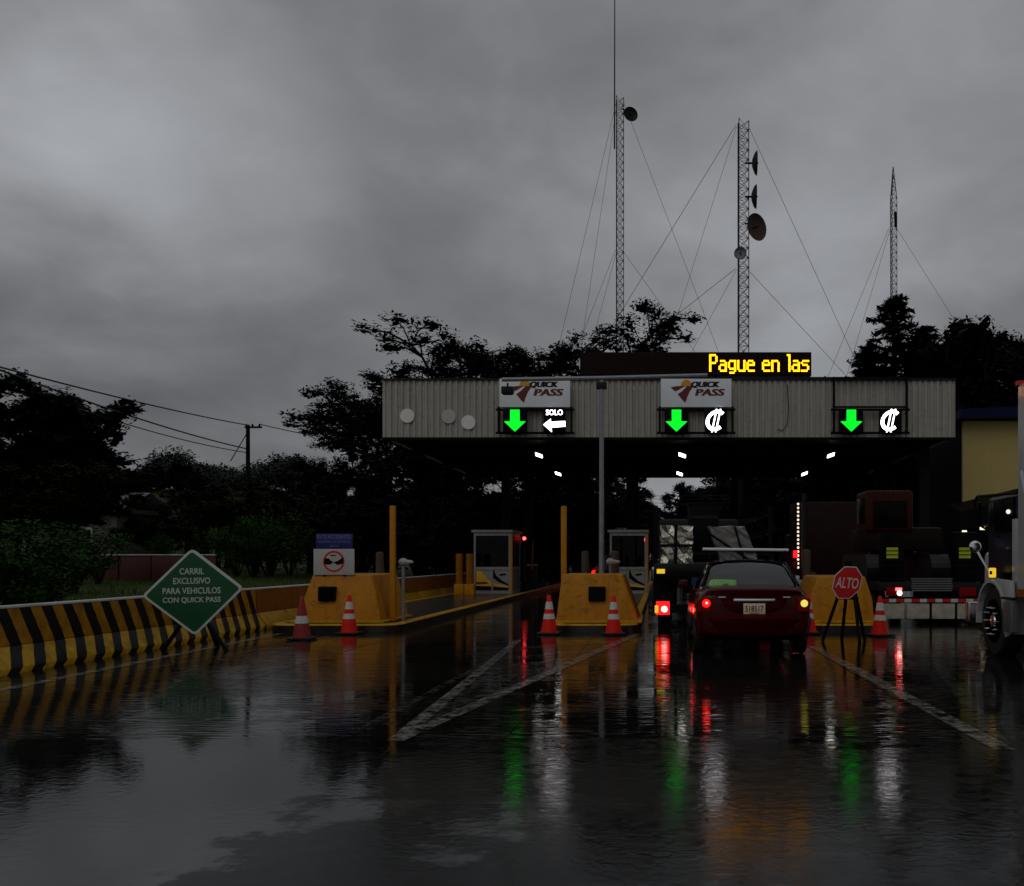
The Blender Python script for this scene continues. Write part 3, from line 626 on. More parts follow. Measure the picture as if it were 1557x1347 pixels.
text('lettering', 'MANTENGA LA DISTANCIA', .64, .05, 'blue_letters', bb, (0, -.018, .14)); text('lettering', 'GRACIAS', .18, .04, 'blue_letters', bb, (0, -.018, .06))

# ------------------------------------------------------------------ green diamond sign
gs = thing('diamond_sign', 'green diamond road sign with white border and four lines of words', 'sign', (-7.10, 14.0, 0))
gr = bpy.data.objects.new('board', None)
def rounded(poly, r, n=4):
    o = []; m = len(poly)
    for i in range(m):
        p, a, b = Vector(poly[i]), Vector(poly[i - 1]), Vector(poly[(i + 1) % m]); u, v = p + (a - p).normalized() * r, p + (b - p).normalized() * r
        for k in range(n + 1): t = k / n; o.append(tuple(u * (1 - t) ** 2 + p * 2 * t * (1 - t) + v * t * t))
    return o
COSR, SINR = math.cos(R(3)), math.sin(R(3))
def rot2(poly, c=(0, .90)): return [(p * COSR - q * SINR + c[0], p * SINR + q * COSR + c[1]) for p, q in poly]
dm = lambda s: [(0, -.665 * s), (.775 * s, 0.02), (.02, .665 * s), (-.775 * s, -.02)]
pb = MB().prism(rounded(rot2(dm(1)), .08), .02, 'Y', -.02).build('border_plate', 'sign_white', gs)
gp = MB().prism(rounded(rot2(dm(.925)), .05), .006, 'Y', -.026).build('green_face', 'sign_green', gs)
for wd_, z, s in ((.37, 1.215, 'CARRIL'), (.56, 1.07, 'EXCLUSIVO'), (.88, .92, 'PARA VEHICULOS'), (.88, .775, 'CON QUICK PASS')):
    text('lettering', s, wd_, .095, 'sign_white', gp, (-.01, -.028, z), bold=.012, rot=(0, R(-1), 0))
for a, b in (((.06, .05, .62), (.52, -.02, .0)), ((-.06, .05, .62), (-.48, .02, .0)), ((0, .05, .9), (.08, .62, .0))): MB().tube([a, b], .032, 8).build('leg', 'black', gs)
MB().box((0, .03, .95), (.9, .04, .05)).build('cross_bar', 'black', gs)

# ------------------------------------------------------------------ traffic cones
def cone(x, y, lab, h=.72, mat='cone_orange', bands=((.36, .50), (.62, .82)), grp=None):
    t = thing('traffic_cone', lab, 'cone', (x, y, .012), rnd.uniform(-.4, .4), grp); r = lambda f: .155 * (1 - f) + .030 * f
    MB().box((0, 0, .018), (.40, .40, .036)).build('base', 'rubber', t, bevel=.012)
    MB().lathe([(r(f), .034 + f * (h - .034)) for f in (0, .2, .4, .6, .8, .97)] + [(.022, h), (.012, h)], 20).build('shell', mat, t, smooth=True)
    for a, b in bands: MB().lathe([(r(a) + .004, .034 + a * (h - .034)), (r(b) + .004, .034 + b * (h - .034))], 20).build('reflective_band', 'sleeve', t, smooth=True)
cone(P(459, 0, 15.95).x, 15.95, 'faded dark orange cone with a single pale band by the orange crash block', .75, 'cone_old', ((.34, .52),))
cone(P(531, 0, 17.1).x, 17.1, 'bright orange cone in front of the orange yellow crash block')
cone(P(835, 0, 17.1).x, 17.1, 'bright orange cone on the SOLO lane side of the lamp post crash block')
cone(P(933, 0, 17.0).x, 17.0, 'orange cone standing close to the face of the lamp post crash block')
cone(P(1338, 0, 16.7).x, 16.7, 'orange cone beside the octagonal sign and the low trailer')
cone(P(1229, 0, 17.2).x, 17.2, 'orange cone mostly hidden behind the red car')

# ------------------------------------------------------------------ octagonal stop sign on tripod
st = thing('stop_sign', 'tilted red octagon reading ALTO on a black tripod', 'sign', (P(1288, 0, 15.6).x, 15.6, .012))
oc = [(.285 * math.cos(R(22.5 + 45 * k)) * .90, .285 * math.sin(R(22.5 + 45 * k)) * 1.05) for k in range(8)]
oc = [(p + q * .18, q) for p, q in oc]
def tl(poly, s, c=(0, .99)):
    a = R(-2); return [(s * (p * math.cos(a) - q * math.sin(a)) + c[0], s * (p * math.sin(a) + q * math.cos(a)) + c[1]) for p, q in poly]
MB().prism(tl(oc, 1), .014, 'Y', -.014).build('border_plate', 'sleeve', st); fc = MB().prism(tl(oc, .93), .006, 'Y', -.020).build('red_face', 'sign_red', st)
text('lettering', 'ALTO', .40, .185, 'sleeve', fc, (0, -.022, .985), bold=.012, shear=.12, rot=(0, R(4), 0))
for a, b in (((-.15, .05, .74), (-.42, -.02, 0)), ((.15, .05, .80), (.34, .16, 0)), ((.13, .03, .78), (.15, -.30, 0)), ((.02, .06, 1.0), (.0, .45, 0))): MB().tube([a, b], .030, 8).build('leg', 'black', st)
MB().tube([(-.18, .05, .73), (.2, .05, .72)], .026, 8).build('cross_bar', 'black', st); MB().box((.02, .03, 1.32), (.12, .08, .10)).build('top_lamp', 'black', st, bevel=.02); MB().tube([(.02, .02, .8), (.02, .02, 1.3)], .018, 6).build('stem', 'black', st)

# ------------------------------------------------------------------ vehicles
def wheel(par, x, y, r, wd, side, rim='dark_steel', nuts=0):
    t = MB().lathe([(r * .62, -wd / 2), (r * .93, -wd / 2), (r, -wd / 2 + .03), (r, wd / 2 - .03), (r * .93, wd / 2), (r * .62, wd / 2)], 28, 'X', (x, y, r)).build('wheel', 'rubber', par, smooth=True)
    o = side * wd / 2
    MB().lathe([(r * .64, o), (r * .58, o - side * .015), (r * .5, o - side * .06), (r * .2, o - side * .03), (r * .17, o + side * .02), (.01, o + side * .025)], 24, 'X', (x, y, r)).build('rim', rim, t, smooth=True)
    if nuts:
        mb = MB()
        for k in range(nuts): q = 6.28318 * k / nuts; c = Vector((x + o - side * .02, y + r * .40 * math.cos(q), r + r * .40 * math.sin(q))); mb.tube([c, c + Vector((side * .10, 0, 0))], [.022, .006], 8)
        mb.build('nut_caps', 'chrome', t)
    return t
# red saloon
car = thing('red_car', 'dark red saloon with roof bar waiting behind the loaded lorry', 'car', (1.31, 12.86, .008))
def ring(y, w_, zb, zbelt, wb_, wt, zt):
    return [(0, y, zb), (w_ * .82, y, zb), (w_ * .965, y, zb + .10), (w_, y, zb + .32), (w_ * .985, y, zbelt - .10), (wb_, y, zbelt), (wt * 1.0, y, zt - .045), (wt * .86, y, zt - .010), (wt * .45, y, zt), (0, y, zt + .006)]
ST = [(.00, .70, .36, .80, .62, .50, .86), (.03, .775, .30, .88, .70, .60, .94), (.10, .81, .27, .90, .74, .66, .985), (.30, .832, .25, .915, .765, .69, 1.005), (.52, .838, .25, .925, .775, .70, 1.02),
      (.80, .84, .25, .93, .765, .615, 1.235), (1.06, .84, .25, .935, .76, .57, 1.345), (1.40, .84, .25, .935, .755, .555, 1.385), (1.95, .84, .25, .935, .755, .555, 1.39), (2.45, .84, .25, .93, .755, .565, 1.335),
      (2.85, .84, .25, .92, .76, .61, 1.13), (3.15, .835, .25, .91, .755, .68, .975), (3.6, .82, .26, .82, .735, .66, .895), (4.0, .77, .30, .70, .67, .57, .79), (4.16, .66, .36, .58, .57, .45, .66)]
rings = [ring(*s) for s in ST]; np_ = 10
def cells(pred):
    mb = MB()
    for i in range(len(rings) - 1):
        for j in range(np_ - 1):
            if pred(i, j):
                for sg in (1, -1):
                    q = [rings[i][j], rings[i][j + 1], rings[i + 1][j + 1], rings[i + 1][j]]; mb.add([(sg * a, b, c) for a, b, c in q], [(0, 1, 2, 3)])
    return mb
isrear = lambda i, j: i in (4, 5) and j in (6, 7, 8)
iswind = lambda i, j: i in (9, 10) and j in (6, 7, 8)
isside = lambda i, j: i in (6, 7, 8) and j == 5
body = cells(lambda i, j: not (isrear(i, j) or iswind(i, j) or isside(i, j)))
for rg in (rings[0], rings[-1]):
    full = rg + [(-a, b, c) for a, b, c in rg[::-1]][1:-1]; body.add(full, [tuple(range(len(full)))])
def welded(mb, name, mat, parent, sub=1, solid=0.):
    me = mb.mesh(name); bm = bmesh.new(); bm.from_mesh(me); bmesh.ops.remove_doubles(bm, verts=bm.verts, dist=.001); bmesh.ops.recalc_face_normals(bm, faces=bm.faces); bm.to_mesh(me); bm.free(); me.shade_smooth()
    o = link(name, me, mat, parent)
    if sub: m = o.modifiers.new('s', 'SUBSURF'); m.levels = sub; m.render_levels = sub; m.boundary_smooth = 'PRESERVE_CORNERS'
    if solid: s = o.modifiers.new('t', 'SOLIDIFY'); s.thickness = solid; s.offset = -1
    return o
welded(body, 'body', 'car_red', car, 2, .012)
def shrink(mb, k=.004):
    return mb
welded(cells(isrear), 'rear_window', 'car_glass', car, 2); welded(cells(iswind), 'windscreen', 'car_glass', car, 2); welded(cells(isside), 'side_window', 'car_glass', car, 1)
# window surround
rs = [(s * a, y, z) for s, rr in ((1, rings[4]), ) for a, y, z in rr[6:]]
MB().tube([(-.70, .49, 1.00), (-.615, .80, 1.215), (-.575, 1.03, 1.325), (-.3, 1.075, 1.357), (0, 1.085, 1.365), (.3, 1.075, 1.357), (.575, 1.03, 1.325), (.615, .80, 1.215), (.70, .49, 1.00)], .018, 6).build('window_seal', 'gloss_black', car, smooth=True)
def sweep(prof, hw, bow, crown, n=18):
    """a panel swept across the car: the ends curl forward and drop"""
    vs = []; fs = []; m = len(prof)
    for k in range(n + 1):
        t = -1 + 2 * k / n; c = abs(t) ** 3.2
        for y, z, wk in prof: vs.append((t * (hw + wk), y + bow * c, z - crown * abs(t) ** 4))
    for k in range(n):
        for q in range(m - 1): fs.append((k * m + q, k * m + q + 1, (k + 1) * m + q + 1, (k + 1) * m + q))
    return MB().add(vs, fs)
def panel(mb, name, mat, par):
    o = mb.build(name, mat, par, smooth=True); o.data.shade_smooth(); sd_ = o.modifiers.new('t', 'SOLIDIFY'); sd_.thickness = .012; sd_.offset = 1; return o
bp_ = panel(sweep([(.06, .615, -.02), (-.055, .600, 0), (-.085, .575, .01), (-.085, .545, .012), (-.060, .50, .010), (-.025, .40, .0), (.02, .30, -.012), (.10, .265, -.03)], .80, .22, .02), 'rear_bumper', 'car_red', car)
panel(sweep([(-.062, .335, .0), (-.030, .31, -.01), (.03, .262, -.04)], .70, .14, .0), 'lower_valance', 'black', bp_)
panel(sweep([(.10, 1.003, -.02), (-.005, .985, -.01), (-.040, .958, 0), (-.036, .925, 0), (-.006, .875, -.005), (-.012, .78, -.02), (-.004, .70, -.04), (.015, .62, -.06)], .665, .09, .025), 'boot_lid', 'car_red', car)
MB().box((0, -.036, .82), (.58, .03, .040)).build('chrome_strip', 'chrome', car, bevel=.01)
pt_ = MB().box((.0, -.034, .70), (.305, .012, .150)).build('number_plate', 'plate', car, bevel=.004)
text('plate_number', '518517', .25, .085, 'black', pt_, (0, -.041, .70), bold=.008, ext=.002); MB().box((0, -.0412, .638), (.14, .003, .012)).build('plate_line', 'sign_red', pt_)
for s in (-1, 1): MB().box((s * .45, -.026, .862), (.10, .006, .014)).build('badge', 'chrome', car)
MB().box((0, -.024, .905), (.08, .008, .03)).build('emblem', 'steel', car, bevel=.003)
for s in (-1, 1):
    tl_ = MB().prism([(s * .60, .66), (s * .775, .66), (s * .79, .82), (s * .72, .865), (s * .61, .85)], .10, 'Y', -.03).build('tail_light', 'tail_dim', car, bevel=.015)
    if s < 0: MB().lathe([(.055, -.012), (.045, -.022), (.01, -.026)], 16, 'Y', (-.67, -.03, .775)).build('lit_bulb', 'tail_red', tl_, smooth=True); MB().lathe([(.018, 0), (.012, -.012)], 10, 'Y', (-.665, -.055, .782)).build('bulb_core', 'marker', tl_)
    else: MB().lathe([(.052, -.012), (.042, -.024), (.01, -.028)], 16, 'Y', (.695, -.03, .775)).build('lit_indicator', 'indicator', tl_, smooth=True)
sl = MB().box((-.855, .42, .66), (.03, .10, .05)).build('side_lamp', 'tail_red', car, bevel=.01)
rk = MB().tube([(-.66, 1.30, 1.545), (.66, 1.30, 1.53)], .022, 8).build('roof_bar', 'board_white', car, smooth=True)
for s in (-1, 1): MB().tube([(s * .62, 1.30, 1.53), (s * .54, 1.30, 1.36)], .02, 6).build('roof_bar_foot', 'black', car)
for s in (-1, 1):
    MB().box((s * .92, 2.72, .98), (.16, .09, .12)).build('door_mirror', 'car_red', car, bevel=.025)
    for y in (.78, 3.32): wheel(car, s * .73, y, .29, .19, s)
for x in (-.36, .36):
    MB().box((x, 2.1, .72), (.48, .16, .75)).build('front_seat', 'seat_grey', car, bevel=.05); MB().box((x, 2.1, 1.16), (.26, .10, .17)).build('head_rest', 'seat_grey', car, bevel=.04)
MB().box((0, .95, .75), (1.25, .16, .5)).build('rear_seat', 'seat_grey', car, bevel=.05); MB().box((0, .66, .965), (1.2, .5, .02)).build('parcel_shelf', 'seat_grey', car)
vm_ = MB()
for k in range(9): a = rnd.uniform(-.20, .18); vm_.lathe([(.01, 0), (.07 + rnd.random() * .03, .03), (.05, .085 + rnd.random() * .05), (.01, .12)], 7, 'Z', (a, rnd.uniform(-.05, .05), -.01))
tag(vm_.build('safety_vest', 'vest', None, smooth=True, loc=(1.31 - .40, 12.86 + .62, .99)), 'crumpled lime green vest on the shelf behind the car rear window', 'vest')
tag(MB().lathe([(.008, 0), (.03, .03), (.034, .06), (.012, .10), (.004, .20)], 8, 'Z', (0, 0, 0)).build('hanging_ornament', 'sign_red', None, smooth=True, loc=(1.31 + .22, 12.86 + 2.30, 1.14)), 'small red ornament hanging inside the red car', 'ornament')

# loaded flatbed lorry ahead of the car
fl = thing('flatbed_lorry', 'dark flatbed lorry with a bright tail lamp ahead of the red car', 'lorry', (1.05, 18.3, .008))
MB().box((0, 3.2, 1.22), (2.36, 6.4, .16)).build('bed', 'dark_steel', fl, bevel=.02); MB().box((0, .06, 1.10), (2.36, .10, .34)).build('tail_frame', 'gloss_black', fl, bevel=.02)
for s in (-1, 1):
    MB().box((s * .45, 4.4, .85), (.12, 8.4, .3)).build('chassis_rail', 'black', fl); MB().box((s * .95, .9, .62), (.5, .03, .7)).build('mud_flap', 'black', fl)
    for y in (1.7, 7.4): wheel(fl, s * .95, y, .48, .30, s, 'dark_steel')
    for y in (.1, 6.3): MB().box((s * 1.15, y, 1.85), (.08, .08, 1.2)).build('stake', 'black', fl)
    for z in (1.55, 1.95, 2.35): MB().box((s * 1.15, 3.2, z), (.04, 6.2, .12)).build('side_slat', 'gloss_black', fl)
    MB().box((s * 1.04, -.01, 1.15), (.16, .02, .09)).build('reflector', 'amber' if s < 0 else 'tail_dim', fl)  # reflectors are no lamps: their returned light is put in as emission
MB().box((0, .02, .42), (2.2, .1, .14)).build('rear_guard', 'black', fl)
tb = MB().box((-1.0, -.03, .42), (.26, .06, .26)).build('tail_light', 'tail_red', fl, bevel=.01); MB().lathe([(.060, 0), (.05, -.02), (.01, -.03)], 16, 'Y', (-.97, -.062, .40)).build('lit_bulb', 'tail_white', tb, smooth=True); MB().box((-1.125, -.064, .40), (.07, .012, .15)).build('amber_lamp', 'amber', tb)  # red box enlarged and emissive to paint the glow round the bulb
MB().box((1.02, -.03, .40), (.20, .06, .17)).build('tail_light', 'tail_dim', fl, bevel=.01)
MB().box((.62 - .9, -.005, .95), (.30, .02, .16)).build('number_plate', 'sign_blue', fl)
cb = MB().box((0, 8.0, 1.55), (2.2, 2.0, 1.9)).build('cab', 'dark_steel', fl, bevel=.12, seg=3); MB().box((0, 6.97, 1.95), (1.5, .03, .6)).build('rear_pane', 'gloss_black', cb)
ld = thing('foil_bundle', 'crumpled silver wrapped bundle shining on the lorry bed', 'bundle', (.33, 18.75, 1.315)); rb = random.Random(3)
def lump(d, n, seed, amp):
    r2 = random.Random(seed); me = bmesh.new(); bmesh.ops.create_cube(me, size=1); bmesh.ops.subdivide_edges(me, edges=me.edges, cuts=n, use_grid_fill=True)
    for v in me.verts: v.co = Vector((v.co.x * d[0], v.co.y * d[1], (v.co.z + .5) * d[2])) + Vector((r2.uniform(-amp, amp), r2.uniform(-amp, amp), r2.uniform(-amp, amp) if v.co.z > -.49 else 0))
    m = bpy.data.meshes.new('lump'); me.to_mesh(m); me.free(); return m
link('wrapping', lump((.62, .5, .74), 6, 3, .035), 'foil', ld); MB().box((0, 0, .36), (.68, .56, .05)).build('strap', 'black', ld); MB().box((-.02, 0, .37), (.06, .58, .80)).build('strap', 'black', ld)
td = thing('tarp_load', 'grey tarpaulin load with crossed dark straps on the lorry bed', 'load', (1.47, 18.95, 1.315))
tm = lump((.72, .9, .74), 6, 5, .025)
for v in tm.vertices: v.co.x += -.35 * (v.co.z - .37)
link('tarpaulin', tm, 'tarp', td)
for a, b in (((-.42, -.49, .30), (.42, -.49, .22)), ((-.52, -.48, .62), (.35, -.49, .05)), ((.02, -.49, .74), (.22, -.49, .05))): MB().tube([a, b], .022, 6).build('strap', 'black', td)
cr_ = thing('black_crate', 'tall black crate standing on the lorry bed between the loads', 'crate', (.90, 19.5, 1.315))
MB().box((0, 0, .62), (.62, 1.0, 1.2)).build('shell', 'black', cr_, bevel=.02); MB().box((0, 0, 1.235), (.66, 1.04, .05)).build('lid', 'gloss_black', cr_)
for z in (.2, .95): MB().box((0, -.51, z), (.60, .02, .06)).build('batten', 'dark_steel', cr_)

# low loader trailer with raised ramps in the next lane
lw = thing('low_loader', 'low loader trailer with raised black ramps and striped rear beam', 'trailer', (5.76, 19.6, .008))
MB().box((0, 4.4, .80), (2.2, 8.6, .20)).build('deck', 'dark_steel', lw, bevel=.02); MB().box((0, .06, .52), (2.14, .14, .12)).build('rear_beam', 'gloss_black', lw)
for k in range(13): MB().box((-1.07 + (k + .5) * 2.14 / 13, -.018, .51), (2.14 / 13 - .012, .012, .072)).build('tape_block', 'sleeve' if k % 2 else 'sign_red', lw)
for k in range(4): MB().box((-.81 + k * .54, .02, .28), (.49, .05, .33)).build('pale_flap', 'mudflap', lw, bevel=.022, seg=3)
for s in (-1, 1):
    rp = MB().box((s * .78, .25, 1.35), (.52, .14, 1.25)).build('raised_ramp', 'gloss_black', lw, bevel=.02)
    for k in range(3): MB().box((s * .78 - .0, .172, 1.61 - k * .085), (.25, .012, .062)).build('reflective_strip', 'hi_vis', rp)
    for k in range(5): MB().box((s * .78, .165, .85 + k * .13), (.48, .03, .03)).build('rung', 'black', rp)
    tl2 = MB().box((s * .78, .0, .70), (.34, .10, .18)).build('tail_light', 'tail_dim', lw, bevel=.015)
    if s < 0: MB().lathe([(.055, 0), (.045, -.02), (.01, -.03)], 14, 'Y', (-.68, -.052, .67)).build('lit_bulb', 'tail_white', tl2, smooth=True); MB().box((-.70, -.054, .75), (.13, .012, .06)).build('lit_strip', 'signal_red', tl2)
    for y in (1.4, 2.5, 3.6): wheel(lw, s * .85, y, .38, .3, s)
for k in range(6): MB().box((.05, -.01 + .12, .72 + .05 * k), (.85 + .02 * (k % 3), .03, .028)).build('rear_slat', 'steel', lw)
mc = thing('orange_excavator', 'dark excavator with an orange cab riding on the low loader', 'excavator', (5.55, 22.0, .908))
for s in (-1, 1):
    MB().prism(rounded([(-1.3, 0), (1.3, 0), (1.5, .3), (1.3, .6), (-1.3, .6), (-1.5, .3)], .12, 2), .42, 'X', s * .72 - .21).build('track', 'rubber', mc)
MB().box((.1, .2, .95), (1.75, 2.0, .55)).build('engine_house', 'machine_dark', mc, bevel=.1, seg=2); MB().lathe([(.5, .55), (.5, .72)], 20).build('turntable', 'black', mc)
ec = MB().box((-.28, -.3, 1.60), (1.08, 1.2, .95)).build('cab', 'machine_orange', mc, bevel=.10, seg=3); MB().box((-.28, -.905, 1.52), (.78, .03, .62)).build('cab_pane', 'gloss_black', ec, bevel=.04)
for s in (-1, 1): MB().box((-.28 + s * .545, -.3, 1.62), (.02, .8, .6)).build('side_pane', 'gloss_black', ec, bevel=.008)
MB().tube([(.62, .9, 1.1), (.75, 2.0, 1.7), (.75, 3.6, 1.5)], [.17, .2, .14], 8).build('boom', 'machine_dark', mc); MB().tube([(.75, 3.6, 1.5), (.75, 3.9, .45)], [.13, .10], 8).build('dipper_arm', 'machine_dark', mc)
MB().prism([(3.6, .05), (4.3, .05), (4.35, .6), (3.8, .75), (3.55, .45)], .7, 'X', .40).build('bucket', 'black', mc)
tt = thing('truck_tractor', 'dark maroon truck tractor edged with a column of small lights', 'truck', (5.66, 29.7, .008))
MB().box((0, .9, 2.05), (2.5, 1.8, 2.4)).build('sleeper', 'truck_maroon', tt, bevel=.08, seg=3); MB().box((0, 2.9, 1.6), (2.2, 2.4, 1.4)).build('bonnet', 'truck_maroon', tt, bevel=.15, seg=3)
for s in (-1, 1): MB().box((s * .42, 1.4, .75), (.14, 6.2, .25)).build('chassis_rail', 'black', tt); MB().tube([(s * 1.05, -.12, .9), (s * 1.05, -.12, 3.5)], .075, 10).build('exhaust_stack', 'dark_steel', tt, smooth=True)
for s in (-1, 1):
    for y in (-1.0, 3.6): wheel(tt, s * .98, y, .50, .32, s)
for k in range(17):
    MB().lathe([(.038, 0), (.03, -.02), (.01, -.03)], 10, 'Y', (-1.215, -.004, 3.17 - k * .128)).build('marker_lamp', 'marker', tt, smooth=True)
for z in (1.55, 1.22): MB().box((-1.30, .0, z), (.14, .08, .22)).build('red_lamp', 'tail_red' if z > 1.4 else 'tail_dim', tt, bevel=.02)

# white lorry beside us, its front wheel showing
wl = thing('white_lorry', 'white box lorry with a chrome front wheel beside the toll lane', 'lorry', (4.80, 0, .004))
bx_ = MB().box((1.26, 8.2, 2.36), (2.5, 8.4, 2.75)).build('cargo_box', 'truck_white', wl, bevel=.03)
MB().box((1.26, 8.2, .94), (2.52, 8.4, .10)).build('bottom_rail', 'orange', wl); MB().box((1.26, 12.38, 3.76), (2.54, .10, .06)).build('top_rail', 'sign_red', wl)
for y in (10.6, 11.2, 11.8): MB().box((.004, y, 2.36), (.02, .05, 2.6)).build('side_rib', 'truck_white', bx_)
text('side_letter', 'W', .5, .30, 'board_white', bx_, (-.004, 12.02, 2.42), bold=.02, rot=(0, 0, R(-90)))
MB().box((1.2, 9.2, .75), (.9, 9.0, .25)).build('chassis', 'black', wl)
cbw = MB().box((1.22, 13.15, 1.72), (2.2, 1.45, 1.20)).build('cab', 'truck_navy', wl, bevel=.10, seg=3); MB().box((.10, 12.60, 1.45), (.06, .30, 1.0)).build('pale_side_panel', 'truck_white', cbw, bevel=.01)
MB().box((.105, 13.25, 2.02), (.02, .95, .48)).build('side_pane', 'gloss_black', cbw, bevel=.008); MB().box((1.22, 13.885, 2.0), (1.9, .03, .5)).build('windscreen', 'gloss_black', cbw); MB().box((1.22, 12.41, 2.0), (1.6, .03, .45)).build('rear_pane', 'gloss_black', cbw)
MB().box((.13, 12.75, 1.5), (.02, .03, 1.1)).build('door_gap', 'black', cbw); MB().box((.10, 12.95, 1.55), (.03, .14, .04)).build('door_handle', 'chrome', cbw)
MB().box((1.22, 14.2, 1.15), (1.7, 1.1, .75)).build('bonnet', 'truck_white', wl, bevel=.12, seg=3); MB().box((1.22, 14.8, .55), (2.2, .18, .32)).build('front_bumper', 'chrome', wl, bevel=.04)
n = 12; fe = MB()
for k in range(n):
    A, B = R(-14 + 200 * k / n), R(-14 + 200 * (k + 1) / n)
    for (a, b) in ((A, B),):
        q = lambda r, t, x: (x, 13.32 - r * math.cos(t), .50 + r * math.sin(t)); fe.add([q(.60, a, -.03), q(.60, a, .42), q(.60, b, .42), q(.60, b, -.03), q(.56, a, -.03), q(.56, a, .42), q(.56, b, .42), q(.56, b, -.03)], [(0, 1, 2, 3), (4, 7, 6, 5), (0, 3, 7, 4), (1, 5, 6, 2)])
fe.build('front_fender', 'truck_white', wl, smooth=True)
MB().prism([(12.45, .42), (12.78, .30), (12.84, .62), (13.0, .95), (13.25, 1.08), (13.0, 1.12), (12.55, 1.1)], .05, 'X', -.02).build('fender_skirt', 'truck_white', wl, bevel=.015)
wheel(wl, .17, 13.32, .50, .30, -1, 'chrome', 10); wheel(wl, 2.27, 13.32, .50, .30, 1, 'chrome')
for y in (5.2, 6.5):
    for x in (.20, 2.3): wheel(wl, x, y, .50, .32, -1 if x < 1 else 1)
MB().tube([(.02, 13.35, 1.13), (-.06, 13.75, 1.50)], .018, 8).build('mirror_arm', 'chrome', wl)
hm = MB().lathe([(.01, -.07), (.06, -.06), (.088, -.02), (.092, .0), (.085, .012), (.01, .02)], 18, 'Y', (-.08, 13.80, 1.58)).build('bonnet_mirror', 'chrome', wl, smooth=True)
MB().box((-.01, 13.28, 1.20), (.10, .05, .14)).build('marker_lamp', 'amber', wl, bevel=.02); MB().box((-.072 + .03, 13.252, 1.20), (.035, .012, .05)).build('lamp_core', 'black', wl); MB().box((.05, 12.95, 1.08), (.12, .16, .26)).build('fender_bracket', 'black', wl)
MB().tube([(.08, 12.6, 2.30), (-.12, 13.6, 2.32), (-.14, 13.66, 2.24), (-.12, 13.62, 1.92), (.06, 13.2, 1.72)], .020, 8).build('mirror_frame', 'black', wl, smooth=True); MB().box((-.11, 13.55, 2.05), (.05, .06, .36)).build('wing_mirror', 'gloss_black', wl, bevel=.015)
MB().box((.0, 12.58, .60), (.14, .30, .40)).build('step_box', 'steel', wl, bevel=.02); MB().box((-.03, 12.6, .86), (.10, .34, .03)).build('step_plate', 'dark_steel', wl)
MB().lathe([(.032, 0), (.026, -.02), (.01, -.025)], 12, 'Y', (.075, 12.9, 2.06)).build('lit_lamp', 'marker', wl, smooth=True)
# far white truck in the first lane
ft = thing('distant_truck', 'distant white box truck seen from behind past the booth lane', 'truck', (-3.20, 56, .0))
b3 = MB().box((0, 2.5, 2.0), (2.3, 5.0, 2.6)).build('cargo_box', 'truck_white', ft, bevel=.03); MB().box((0, -.012, 2.0), (.03, .02, 2.5)).build('door_seam', 'dark_steel', b3)
for z in (1.3, 1.75, 2.2, 2.65, 3.05): MB().box((0, -.014, z), (2.2, .02, .025)).build('door_line', 'steel', b3)
MB().box((0, 5.9, 1.5), (2.1, 1.6, 1.8)).build('cab', 'truck_white', ft, bevel=.1); MB().box((0, .05, .58), (2.2, .12, .14)).build('rear_guard', 'black', ft)
for s in (-1, 1):
    MB().box((s * .9, -.03, .62), (.26, .04, .18)).build('tail_light', 'tail_red', ft)
    for y in (1.2, 5.9): wheel(ft, s * .9, y, .45, .3, s)

# ------------------------------------------------------------------ side building, house, low wall
bd = thing('cream_building', 'cream panelled building with dark blue roof edge beyond the trailer', 'building', (11.45, 33, -.12))
for k in range(3): MB().box((1.32 + k * 2.66, 2 + .0, 4.75), (2.64, .25, 4.0)).build('wall_panel', 'cream', bd)
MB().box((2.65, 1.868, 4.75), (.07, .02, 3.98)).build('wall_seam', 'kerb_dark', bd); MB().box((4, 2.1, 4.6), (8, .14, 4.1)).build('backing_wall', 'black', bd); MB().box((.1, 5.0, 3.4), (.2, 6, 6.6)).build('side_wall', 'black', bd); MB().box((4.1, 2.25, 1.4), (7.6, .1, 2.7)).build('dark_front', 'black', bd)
MB().add([(-.3, 1.2, 6.75), (8.4, 1.2, 6.95), (8.4, 8.5, 6.95), (-.3, 8.5, 6.75), (-.3, 1.2, 7.10), (8.4, 1.2, 7.5), (8.4, 8.5, 7.5), (-.3, 8.5, 7.1)], [(0, 3, 2, 1), (4, 5, 6, 7), (0, 1, 5, 4), (1, 2, 6, 5), (2, 3, 7, 6), (3, 0, 4, 7)]).build('roof', 'roof_blue', bd)
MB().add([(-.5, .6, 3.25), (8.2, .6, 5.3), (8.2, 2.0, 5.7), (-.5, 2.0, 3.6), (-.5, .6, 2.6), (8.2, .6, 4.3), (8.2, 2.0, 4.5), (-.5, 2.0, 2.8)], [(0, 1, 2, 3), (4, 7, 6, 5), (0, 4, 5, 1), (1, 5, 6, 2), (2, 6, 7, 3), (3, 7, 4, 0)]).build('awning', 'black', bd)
for k, (x, z, s) in enumerate(((-.22, 2.52, .16), (.45, 2.66, .18))): MB().box((x, 1.0, z), (s, .1, .12)).build('awning_lamp', 'warm', bd, bevel=.02)
hz = terr(-27, 41)
hs = thing('tin_roof_house', 'small house with pale metal roof half hidden in the bushes', 'house', (-27.2, 41, hz))
MB().box((0, 2, 1.2), (6.0, 4, 2.4 + .6)).build('wall', 'house_wall', hs)
